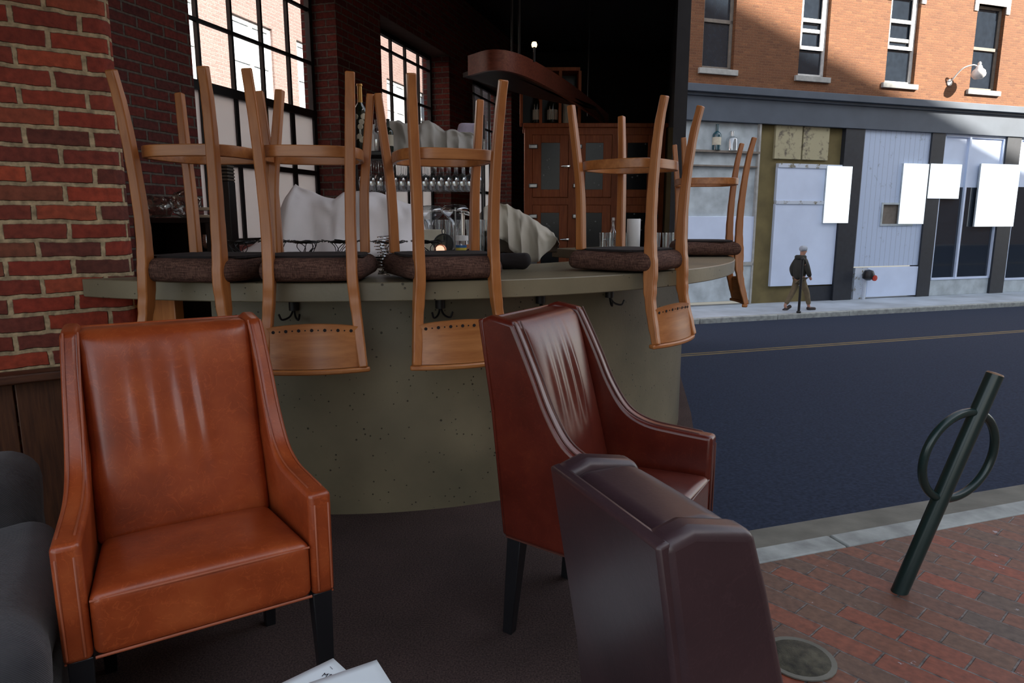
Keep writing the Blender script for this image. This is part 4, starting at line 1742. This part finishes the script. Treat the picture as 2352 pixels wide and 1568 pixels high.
for rI in range(4):
    for cI in range(16):
        if g0 is None:
            g0 = MB().lathe(gp, 14).build('wine_glass', 'glassware', None, smooth=60)
            g = g0
        else:
            g = g0.copy()
            COL.objects.link(g)
        g.location = (SH.location.x - hw + .055 + cI * (2 * hw - .11) / 15, 4.78 - .165 + .0425 + rI * .085, 1.12 + .600)
        g.rotation_euler = (PI, 0, cI)
        tag(g, 'stem glass hanging in the %s row under the raised shelf, %s' % (ROWN[rI], ORD[cI]), 'wine glass', 'stem glasses hanging in the rack')

# bottles on that shelf
sb = aty(829, 337, 4.70)
hb2 = aty(833, 195, 4.70).z - 1.772
t = thing('champagne_bottle', 'tall champagne bottle with gold foil neck and flower pattern on the raised shelf', 'bottle', (sb.x + .01, 4.68, 1.772))
bottle_bm(hb2, hb2 * .105, .30).build('body', 'bottle_green', t, smooth=40)
MB().lathe([(hb2 * .036, hb2 * .66), (hb2 * .036, hb2 * .97), (hb2 * .045, hb2 * .975), (hb2 * .043, hb2 * 1.005), (0, hb2 * 1.005)], 16).build('foil', 'gold', t, smooth=40)
fl = MB()
rnd = random.Random(5)
for k in range(16):
    a = -PI / 2 + rnd.uniform(-1.2, 1.2)
    z = rnd.uniform(.12, .55) * hb2
    rr = hb2 * .104
    c_ = Vector((rr * math.cos(a), rr * math.sin(a), z))
    q = Vector((math.cos(a), math.sin(a), 0)).to_track_quat('Z', 'Y').to_matrix().to_4x4()
    fl.lathe([(0, .003), (.016, .003), (.019, 0), (.016, -.004)], 9, c=c_, xf=q)
fl.build('flower_pattern', 'label', t)
for k, (px, h, mt, lb) in enumerate([(858, .17, 'white', 'small white topped bottle beside the champagne bottle'),
                                     (866, .20, 'glassware', 'clear bottle beside the champagne bottle'),
                                     (893, .20, 'bottle_green', 'dark bottle with cream label at the end of the grey sheet')]):
    p = aty(px, 340, 4.62 if k != 2 else 4.60)
    t = thing('bottle', lb, 'bottle', (p.x, p.y, 1.772), group='bottles on the raised shelf')
    bottle_bm(h, .032, .35).build('body', mt, t, smooth=40)
    if k == 2:
        MB().lathe([(.0326, .03), (.0326, .10)], 16).build('label', 'label', t, smooth=40)

# ------------------------------------------------------------------ black wire stands on the counter
def wire_stand():
    t = thing('wire_stand', '', 'stand', group='black wire stands along the counter')
    b = MB()
    pts = []
    for i in range(150):
        a = i * 2 * PI / 26
        r = .018 + .068 * i / 150 + .004 * math.sin(i * .9)
        pts.append((r * math.cos(a), r * math.sin(a), .135 + .003 * math.sin(i * 1.7) + .010 * (i / 150) ** 2))
    b.tube(pts, .0022, 5)
    b.build('top_spiral', 'wire', t, smooth=60)
    b = MB()
    rnd = random.Random(11)
    for k in range(7):
        a0_ = k * 2 * PI / 7
        P_ = []
        for j in range(8):
            v = j / 7
            r = .050 - .030 * math.sin(v * PI) + .008 * rnd.uniform(-1, 1)
            a = a0_ + 1.1 * math.sin(v * 6 + k) * .6
            P_.append((r * math.cos(a), r * math.sin(a), .133 * v + .002))
        b.tube(catmull(P_, 4), .002, 5)
    b.tube([(.055 * math.cos(a), .055 * math.sin(a), .003) for a in [2 * PI * i / 24 for i in range(24)]], .0022, 5, closed=True)
    b.build('twisted_legs', 'wire', t, smooth=60)
    return t


ws0 = wire_stand()
plc = [(545, 3.22, 'black wire stand on the counter between the first stool and the white sheet'),
       (628, 3.24, 'black wire stand half hidden behind the left post of the second stool'),
       (700, 3.20, 'black wire stand standing free in the middle of the second stool'),
       (783, 3.24, 'black wire stand behind the right post of the second stool'),
       (893, 3.16, 'black wire stand between the second and third stools'),
       (985, 3.22, 'black wire stand behind the front post of the third stool')]
for k, (px, Y, lb) in enumerate(plc):
    x = (px - 1176) / 1592 * Y
    if k == 0:
        ws0.location = (x, Y, 1.09)
        ws0['label'] = lb
    else:
        dup(ws0, (x, Y, 1.09), (0, 0, k * 1.3), lb)
b = MB()
pts = []
for i in range(260):
    a = i * 2 * PI / 20
    v = i / 260
    r = .026 + .007 * math.sin(i * .37)
    pts.append((r * math.cos(a), r * math.sin(a), .004 + v * .17))
b.tube(pts, .0018, 4)
x = (876 - 1176) / 1592 * 2.95
tag(b.build('wire_coil_holder', 'chrome', loc=(x, 2.95, 1.09), smooth=60), 'tall coil of shiny wire on the counter between second and third stools', 'wire holder')

# ------------------------------------------------------------------ decanters, glasses and tools behind the third stool
def put(px, Y, z=1.12):
    return ((px - 1176) / 1592 * Y, Y, z)


for px, Y, ztop, lb in ((990, 4.30, 485, 'wide clear decanter upturned on its stand, left of the pair'), (1046, 4.22, 483, 'wide clear decanter upturned on its stand, right of the pair')):
    p = put(px, Y)
    zt_ = aty(px, ztop - 14, Y).z - 1.12
    t = thing('decanter', lb, 'decanter', p, group='decanters drying upside down')
    MB().lathe([(.022, zt_ - .27), (.020, zt_ - .24), (.014, zt_ - .16), (.022, zt_ - .11), (.055, zt_ - .075), (.088, zt_ - .045), (.088, zt_ - .028), (.06, zt_ - .006), (.015, zt_ - .0), (.0, zt_ - .004)], 28).build('glass_body', 'glassware', t, smooth=60)
    MB().tube([(0, 0, 0), (0, 0, zt_ - .02)], .0045, 8).build('stand_rod', 'frame_white', t)
    MB().lathe([(0, 0), (.05, 0), (.05, .006), (0, .008)], 20).build('stand_base', 'chrome', t, smooth=40)
tg = None
tumb = [(.026, 0), (.031, .105), (.029, .105), (.024, .006), (0, .006)]
spots = [(1008 + 9 * i, 4.42, 0, 1) for i in range(8)] + [(982 + 10 * i, 3.98, .12, .5) for i in range(4)]
tl = 'clear straight tumbler standing in the row under the decanters'
for k, (px, Y, dz, sc) in enumerate(spots[:8]):
    for lv in (0, 1):
        o = MB().lathe(tumb, 16).build('tumbler', 'glassware', None, smooth=50) if tg is None else tg.copy()
        if tg is None:
            tg = o
        else:
            COL.objects.link(o)
        o.location = Vector(put(px, Y)) + Vector((0, 0, .001 + .106 * lv))
        o.location.x = put(1040, Y)[0] - .22 + k * .066
        tag(o, 'clear straight tumbler under the decanters, %s in the %s layer' % ((ORD[k]) if k < 4 else ORD[k + 8], 'lower' if lv == 0 else 'upper'), 'glass', 'tumblers stacked under the decanters')
t = thing('cardboard_box', 'small beige cardboard box under the left decanter', 'box', put(990, 4.02), (0, 0, -.1))
MB().box(-.075, .075, -.05, .05, 0, .155).build('carton', 'label', t, bevel=.003)
MB().box(.076, .078, -.02, .02, .09, .12).build('hand_hole', 'black', t)
# strainer
t = thing('strainer', 'round dark mesh strainer leaning upright behind the third stool seat', 'strainer', put(1018, 3.88))
zc = aty(1018, 560, 3.88).z - 1.12
q = Matrix.Rotation(R(80), 4, 'X')
ringp = [q @ Vector((.055 * math.cos(a), .055 * math.sin(a), 0)) + Vector((0, 0, zc + .0)) for a in [2 * PI * i / 32 for i in range(32)]]
MB().tube(ringp, .004, 6, closed=True).build('rim', 'black', t, smooth=60)
MB().lathe([(.054, 0), (.045, -.02), (.025, -.035), (0, -.04)], 24, c=(0, 0, zc), xf=q).build('mesh_bowl', glassy('dark_mesh', (.35, .36, .34), .02, .5), t, smooth=60)
MB().tube(catmull([(-.005, 0, zc + .055), (-.008, 0, zc + .075), (.0, 0, zc + .084), (.008, 0, zc + .075), (.006, 0, zc + .055)], 5), .003, 6).build('hook', 'black', t, smooth=60)
MB().tube([(0, .01, zc - .055), (0, .04, 0)], .004, 6).build('handle', 'black', t)
t = thing('copper_lamp', 'small round glowing copper fitting just above the third stool seat', 'lamp', put(1010, 3.70))
zc = aty(1010, 574, 3.70).z - 1.12
MB().lathe([(0, .010), (.030, .010), (.034, .004), (.034, -.012), (0, -.02)], 24, c=(0, 0, zc), xf=Matrix.Rotation(R(90), 4, 'X')).build('copper_rim', 'copper', t, smooth=50)
MB().lathe([(0, .014), (.025, .012)], 20, c=(0, 0, zc), xf=Matrix.Rotation(R(90), 4, 'X')).build('lit_lens', emit('warm_lit_lens', (1, .62, .42), 1.0), t, smooth=50)
MB().tube([(0, .01, zc - .03), (0, .01, 0)], .006, 8).build('stem', 'copper', t)
t = thing('jar', 'small jar with white lid and yellow and blue label', 'jar', put(1060, 3.80))
MB().lathe([(0, 0), (.034, 0), (.034, .10), (.03, .108), (0, .108)], 20).build('glass_body', 'glassware', t, smooth=40)
MB().lathe([(.0345, .012), (.0345, .060)], 20).build('label', simple('yellow_label', (.75, .62, .08), .5), t, smooth=40)
MB().lathe([(.0348, .060), (.0348, .074)], 20).build('label_band', simple('blue_band', (.03, .14, .35), .5), t, smooth=40)
MB().lathe([(.036, .098), (.036, .125), (0, .127)], 20).build('lid', 'white', t, smooth=40)
t = thing('small_carton', 'little orange carton beside the yellow labelled jar', 'box', put(1077, 3.80))
MB().box(-.018, .018, -.02, .02, 0, .078).build('carton', simple('orange_card', (.55, .22, .10), .7), t, bevel=.002)
t = thing('bar_tap', 'tall chrome bar tap behind the third stool', 'tap', put(1063, 4.05))
MB().tube(catmull([(0, 0, 0), (0, 0, .24), (.0, -.01, .262), (.03, -.03, .262), (.05, -.04, .245)], 5), .011, 10).build('spout', 'chrome', t, smooth=60)
MB().lathe([(.022, 0), (.022, .015), (.012, .03)], 14).build('tap_base', 'chrome', t, smooth=50)
MB().tube([(-.02, 0, .25), (.045, 0, .235)], .006, 8).build('lever', 'chrome', t, smooth=50)
t = thing('measuring_jigger', 'shiny steel jigger lying above the third stool seat', 'jigger', put(1046, 3.66))
MB().lathe([(.024, 0), (.010, .045), (.021, .085), (.019, .085), (.008, .047)], 18, c=(0, 0, .024), xf=Matrix.Rotation(R(75), 4, 'Y')).build('cup', 'chrome', t, smooth=50)

# navy torch-like bottle and black cloth right of the third stool
bx = atz(1172, 611, 1.09)
t = thing('navy_bottle', 'dark navy plastic bottle lying on the counter with a clear white tip', 'bottle', (bx.x, bx.y, 1.09 + .029), (0, 0, R(8)))
xq = Matrix.Rotation(PI / 2, 4, 'Y')
MB().lathe([(0, -.07), (.020, -.068), (.028, -.05), (.029, .0), (.024, .035), (.016, .055)], 20, xf=xq).build('body', 'navy', t, smooth=50)
MB().lathe([(.0165, .055), (.0175, .062), (.015, .066)], 18, xf=xq).build('collar', 'white', t, smooth=50)
MB().lathe([(.014, .066), (.012, .080), (.006, .090), (0, .092)], 18, xf=xq).build('tip', 'chrome', t, smooth=50)
p = put(1178, 3.98, 1.0)
p = (0.05, 3.46, 1.09)
p = (put(1180, 3.42)[0], 3.42, 1.09)
t = thing('black_cloth_bundle', 'low black bundle of cloth on the counter behind the navy bottle', 'cloth', p)
MB().rbox((.085, .055, .038), .036, (8, 6, 4), lambda v: v + noise.noise_vector(v * 20) * .01 + Vector((0, 0, .040))).build('cloth', 'dust', t, smooth=60)
p = atz(1205, 606, 1.09)

# paper roll and glasses on the far arc of the counter
FP = (1.075, 6.12, 1.09)
t = thing('paper_towel_roll', 'white paper towel roll standing on the far side of the counter', 'paper roll', FP)
MB().lathe([(.02, 0), (.058, 0), (.060, .004), (.060, .246), (.058, .25), (.02, .25)], 28).build('roll', 'white', t, smooth=50)
MB().lathe([(.0, .01), (.019, .01), (.019, .249), (.016, .249)], 16).build('core', 'label', t, smooth=50)
fg = None
for k in range(9):
    x = .80 + k * .072 + (.12 if k > 3 else 0)
    y = 6.00 + (.25 if k > 3 else .08) + (k % 2) * .05
    if math.hypot(x - CC.x, y - CC.y) > RO - .05:
        y -= .2
    o = MB().lathe([(.03, 0), (.036, .13), (.034, .13), (.027, .006), (0, .006)], 14).build('tumbler', 'glassware', None, smooth=50) if fg is None else fg.copy()
    if fg is None:
        fg = o
    else:
        COL.objects.link(o)
    o.location = (x, y, 1.09)
    tag(o, 'clear tumbler %s of the white paper roll, %s of its cluster' % (('left', ['leftmost', 'second', 'third', 'rightmost'][k]) if k < 4 else ('right', ['leftmost', 'second', 'middle', 'fourth', 'rightmost'][k - 4])), 'glass', 'tumblers by the paper roll')
t = thing('water_carafe', 'clear carafe with a narrow neck left of the paper roll', 'carafe', (.905, 6.20, 1.09))
MB().lathe([(0, .0), (.05, 0), (.052, .05), (.030, .13), (.013, .17), (.013, .22), (.017, .235)], 20).build('glass_body', 'glassware', t, smooth=50)
MB().lathe([(0, .235), (.015, .237), (.014, .26), (0, .265)], 14).build('stopper', 'glassware', t, smooth=50)

# ------------------------------------------------------------------ console on the left behind the first stool
cx = put(420, 4.05)[0]
t = thing('bar_console', 'black console unit with an open bay behind the first stool', 'console', (cx - .02, 4.12, 0))
zt_ = aty(400, 500, 4.0).z
MB().box(-.22, .22, -.16, .16, zt_ - .03, zt_).build('top_shelf', 'black', t, bevel=.003)
MB().box(-.22, -.19, -.16, .16, 0, zt_ - .03).build('side_panel', 'black', t)
MB().box(.19, .22, -.16, .16, 0, zt_ - .03).build('side_panel', 'black', t)
MB().box(-.19, .19, .13, .16, 0, zt_ - .03).build('back_panel', 'black', t)
MB().box(-.19, .19, -.15, .13, 1.02, 1.05).build('lower_shelf', 'black', t)
sp = [(-.18, .09, 'crumpled clear plastic bag at the left end of the console top', .055), (.0, .07, 'crumpled clear plastic bag in the middle of the console top', .075)]
for k, (dx, rr, lb, hh) in enumerate(sp):
    p = thing('plastic_bag', lb, 'bag', (cx + .02 + dx, 4.06, zt_), group='plastic bags on the console')
    MB().rbox((rr, .07, hh), hh * .9, (10, 8, 8), lambda v: v + noise.noise_vector(v * 28 + Vector((k * 3, 0, 0))) * .022 + Vector((0, 0, hh + .005))).build('film', glassy('plastic_film%d' % k, (.8, .8, .76), .30, .15), p, smooth=0)
p = thing('wrapped_trays', 'flat stack of wrapped clear trays on the console top', 'tray', (cx + .17, 4.06, zt_), group='plastic bags on the console')
for k in range(3):
    MB().box(-.10 + k * .01, .09, -.08, .08, k * .021, k * .021 + .017).build('tray', 'glassware' if k % 2 else 'label', p, bevel=.003)
for k, dx in enumerate((.02, .10)):
    p = thing('dark_glass', 'dark stem glass standing inside the console bay, %s one' % ('left', 'right')[k], 'wine glass', (cx + .02 + dx, 4.08, 1.05), group='stem glasses in the console bay')
    MB().lathe(gp, 14).build('glass_body', 'glassware', p, smooth=60)
# black louvred tower
pt_ = put(521, 4.05, 0)
t = thing('black_tower', 'slim black tower with a louvred top in front of the window', 'tower', (pt_[0], 4.05, 1.12))
zt_ = aty(521, 368, 4.05).z - 1.12
MB().box(-.045, .045, -.05, .05, 0, zt_ - .12).build('housing', 'black', t, bevel=.003)
for k in range(6):
    MB().box(-.045, .045, -.055, .05, zt_ - .115 + k * .019, zt_ - .105 + k * .019).build('louvre', simple('louvre_grey', (.10, .085, .065), .5) if k == 0 else bpy.data.materials['louvre_grey'], t)
MB().box(-.04, .04, -.03, .05, zt_ - .12, zt_).build('top_box', 'black', t)
# side stand that carries it on the back bar's level
t2 = thing('tower_stand', 'black pedestal carrying the slim louvred tower', 'pedestal', (pt_[0], 4.05, 0))
MB().box(-.06, .06, -.07, .07, 0, .03).build('foot', 'black', t2, bevel=.003)
MB().box(-.03, .03, -.03, .03, .03, 1.10).build('column', 'black', t2)
MB().box(-.06, .06, -.07, .07, 1.10, 1.12).build('plate', 'black', t2)

# ------------------------------------------------------------------ wine cabinet
YC = 8.8
cx0, cx1 = put(1205, YC)[0], put(1522, YC)[0]
ztop = aty(1350, 293, YC).z
WC = thing('wine_cabinet', 'tall cherry wood wine cabinet with glass doors behind the bar', 'cabinet', ((cx0 + cx1) / 2, YC, 0))
hw = (cx1 - cx0) / 2
MB().box(-hw, hw, .03, .6, 0, ztop).build('carcass', 'cabwood', WC)
MB().box(-hw - .02, hw + .02, -.04, .6, ztop, ztop + .05).build('top_board', 'cabwood', WC, bevel=.006)
dpx = [(1222, 1304), (1322, 1402), (1416, 1502)]
zr = [(aty(1260, 454, YC).z, aty(1260, 309, YC).z), (aty(1260, 628, YC).z, aty(1260, 470, YC).z), (.06, aty(1260, 645, YC).z)]
mb = MB()
xs = [-hw] + [v for q in dpx for v in (put(q[0], YC)[0] - WC.location.x, put(q[1], YC)[0] - WC.location.x)] + [hw]
for i in range(0, len(xs), 2):
    mb.box(xs[i], xs[i + 1], 0, .03, 0, ztop)
for i in range(1, len(xs) - 1, 2):
    zz = 0
    for (a, b) in sorted(zr):
        mb.box(xs[i], xs[i + 1], 0, .03, zz, a)
        zz = b
    mb.box(xs[i], xs[i + 1], 0, .03, zz, ztop)
mb.build('face_frame', 'cabwood', WC)
for ci in range(3):
    xa, xb = xs[1 + 2 * ci] + .006, xs[2 + 2 * ci] - .006
    for (a, b) in zr:
        a += .006
        b -= .006
        fr = MB()
        st = .105
        fr.box(xa, xa + st, -.022, .0, a, b)
        fr.box(xb - st, xb, -.022, .0, a, b)
        fr.box(xa + st, xb - st, -.022, .0, a, a + st * .9)
        fr.box(xa + st, xb - st, -.022, .0, b - st * .9, b)
        d = fr.build('cabinet_door', 'cabwood', WC, bevel=.004)
        MB().box(xa + st, xb - st, -.012, -.006, a + st * .9, b - st * .9).build('door_pane', 'darkglass', d)
        rnd = random.Random(ci * 7 + int(a * 10))
        for _ in range(6):
            xx = rnd.uniform(xa + st + .03, xb - st - .03)
            zz = rnd.uniform(a + st, b - st)
            MB().lathe([(0, 0), (.010, 0), (.010, .004)], 10, c=(xx, -.0125, zz), xf=Matrix.Rotation(PI / 2, 4, 'X')).build('bottle_end', 'bottle_end', d)
        hx_ = xa + .005 if ci < 2 else xb - .005
        for zz in (a + .14, b - .14):
            MB().rbox((.055, .012, .028), .011, (4, 2, 3), lambda v: v + Vector((hx_, -.032, zz))).build('hinge', 'hinge_metal', d, smooth=50)
        lx = xb - .02 if ci < 2 else xa + .02
        h_ = MB()
        h_.rbox((.05, .01, .016), .009, (4, 2, 2), lambda v: v + Vector((lx, -.032, (a + b) / 2)))
        h_.tube([(lx - .07, -.045, (a + b) / 2), (lx + .01, -.045, (a + b) / 2 + .004)], .009, 8)
        h_.build('latch', 'chrome', d, smooth=50)
# open bottle rack on top
zr0 = ztop + .05
RK = thing('bottle_rack', 'open wooden bottle rack on top of the wine cabinet', 'rack', (put(1262, YC)[0], YC + .12, zr0))
w2_ = (put(1335, YC)[0] - put(1205, YC)[0]) / 2
RKH = .62
for k in range(4):
    xx = -w2_ + 2 * w2_ * k / 3
    MB().box(xx - .018, xx + .018, -.12, .2, 0, RKH).build('upright', 'cabwood', RK, bevel=.003)
MB().box(-w2_, w2_, -.12, .2, RKH, RKH + .04).build('rack_top', 'cabwood', RK)
MB().box(-w2_, w2_, .18, .2, 0, RKH).build('rack_back', 'black', RK)
for k, (px, mt, lb) in enumerate([(1231, 'bottle_green', 'dark wine bottle in the left bay of the open rack'),
                                  (1266, 'bottle_green', 'wide dark bottle in the middle bay of the open rack'),
                                  (1298, 'label', 'pale labelled bottle in the right bay of the open rack')]):
    p = put(px, YC + .1)
    h = .40
    t = thing('wine_bottle', lb, 'bottle', (p[0], YC + .08, zr0), group='wine bottles in the open rack')
    bottle_bm(h, .052 if k != 1 else .066, .32).build('body', mt, t, smooth=40)
    MB().lathe([(.0525 if k != 1 else .0665, .05), (.0525 if k != 1 else .0665, .17)], 18).build('label', 'label', t, smooth=40)
# cream wall strip right of the cabinet
struct(MB().box(cx1 + .03, cx1 + .16, YC, YC + .1, 0, ztop).build('trim_cream_panel', 'cream'))

# ------------------------------------------------------------------ curved wooden canopy
cp = [aty(1082, 168, 5.9), aty(1130, 158, 5.75), aty(1170, 164, 5.8), aty(1215, 176, 6.05)]
ZC_ = 2.62


def cz(px, py, z=ZC_):
    r = ray(px, py)
    k = (z - CAM_H) / r.z
    return Vector((r.x * k, r.y * k, 0))


outer = [cz(1082, 172), cz(1135, 160), cz(1190, 170), cz(1245, 195), cz(1300, 226), cz(1350, 259), cz(1392, 290)]
outer = catmull(outer, 5)
inner = [Vector((-.45, 6.6, 0)), Vector((.25, 7.7, 0)), Vector((1.0, 8.5, 0)), Vector((1.22, 9.4, 0))]
poly = [(p.x, p.y) for p in outer] + [(p.x, p.y) for p in inner[::-1]]
CP = thing('wooden_canopy', 'curved red wood canopy hanging from the ceiling over the back of the bar', 'canopy', (0, 0, ZC_))
MB().prism(poly, 0, .04, 'z').build('soffit', 'black', CP)
MB().strip([Vector((p.x, p.y, .085)) for p in outer], .03, .19, X=(0, 0, 0.0001)).build('fascia_board', 'canopy', CP) if False else None
b = MB()
n = len(outer)
vs = []
for i, p in enumerate(outer):
    tn = (outer[min(i + 1, n - 1)] - outer[max(i - 1, 0)]).normalized()
    nn = Vector((tn.y, -tn.x, 0))
    for off, z in ((0.0, -.01), (.035, -.01), (.035, .16), (0, .16)):
        vs.append(p + nn * off + Vector((0, 0, z)))
fs = []
for i in range(n - 1):
    for k in range(4):
        l = (k + 1) % 4
        fs.append((i * 4 + k, i * 4 + l, i * 4 + 4 + l, i * 4 + 4 + k))
fs += [(0, 1, 2, 3), tuple((n - 1) * 4 + k for k in range(4))]
b.add(vs, fs)
b.build('fascia_board', 'canopy', CP, smooth=40)
for px, py in ((1193, 150), (1352, 245)):
    q = cz(px, py + 25)
    MB().tube([(q.x, q.y + .1, .03), (q.x, q.y + .1, CZ - ZC_)], .011, 8).build('hanging_rod', 'black', CP)
for q in (Vector((.0, 7.0, 0)),):
    MB().tube([(q.x, q.y, .03), (q.x, q.y, CZ - ZC_)], .011, 8).build('hanging_rod', 'black', CP)
q = cz(1222, 150)
t = thing('spotlight', 'tiny warm spotlight on top of the curved canopy', 'light', (q.x + .02, q.y + .06, ZC_ + .16))
MB().lathe([(.02, 0), (.025, .02), (.018, .04), (0, .045)], 14).build('lamp_body', emit('warm_spot', (1, .75, .45), 2.0), t, smooth=50)
MB().lathe([(.0, -.12), (.01, -.12), (.01, 0), (0, .0)], 10).build('lamp_stem', 'black', t)
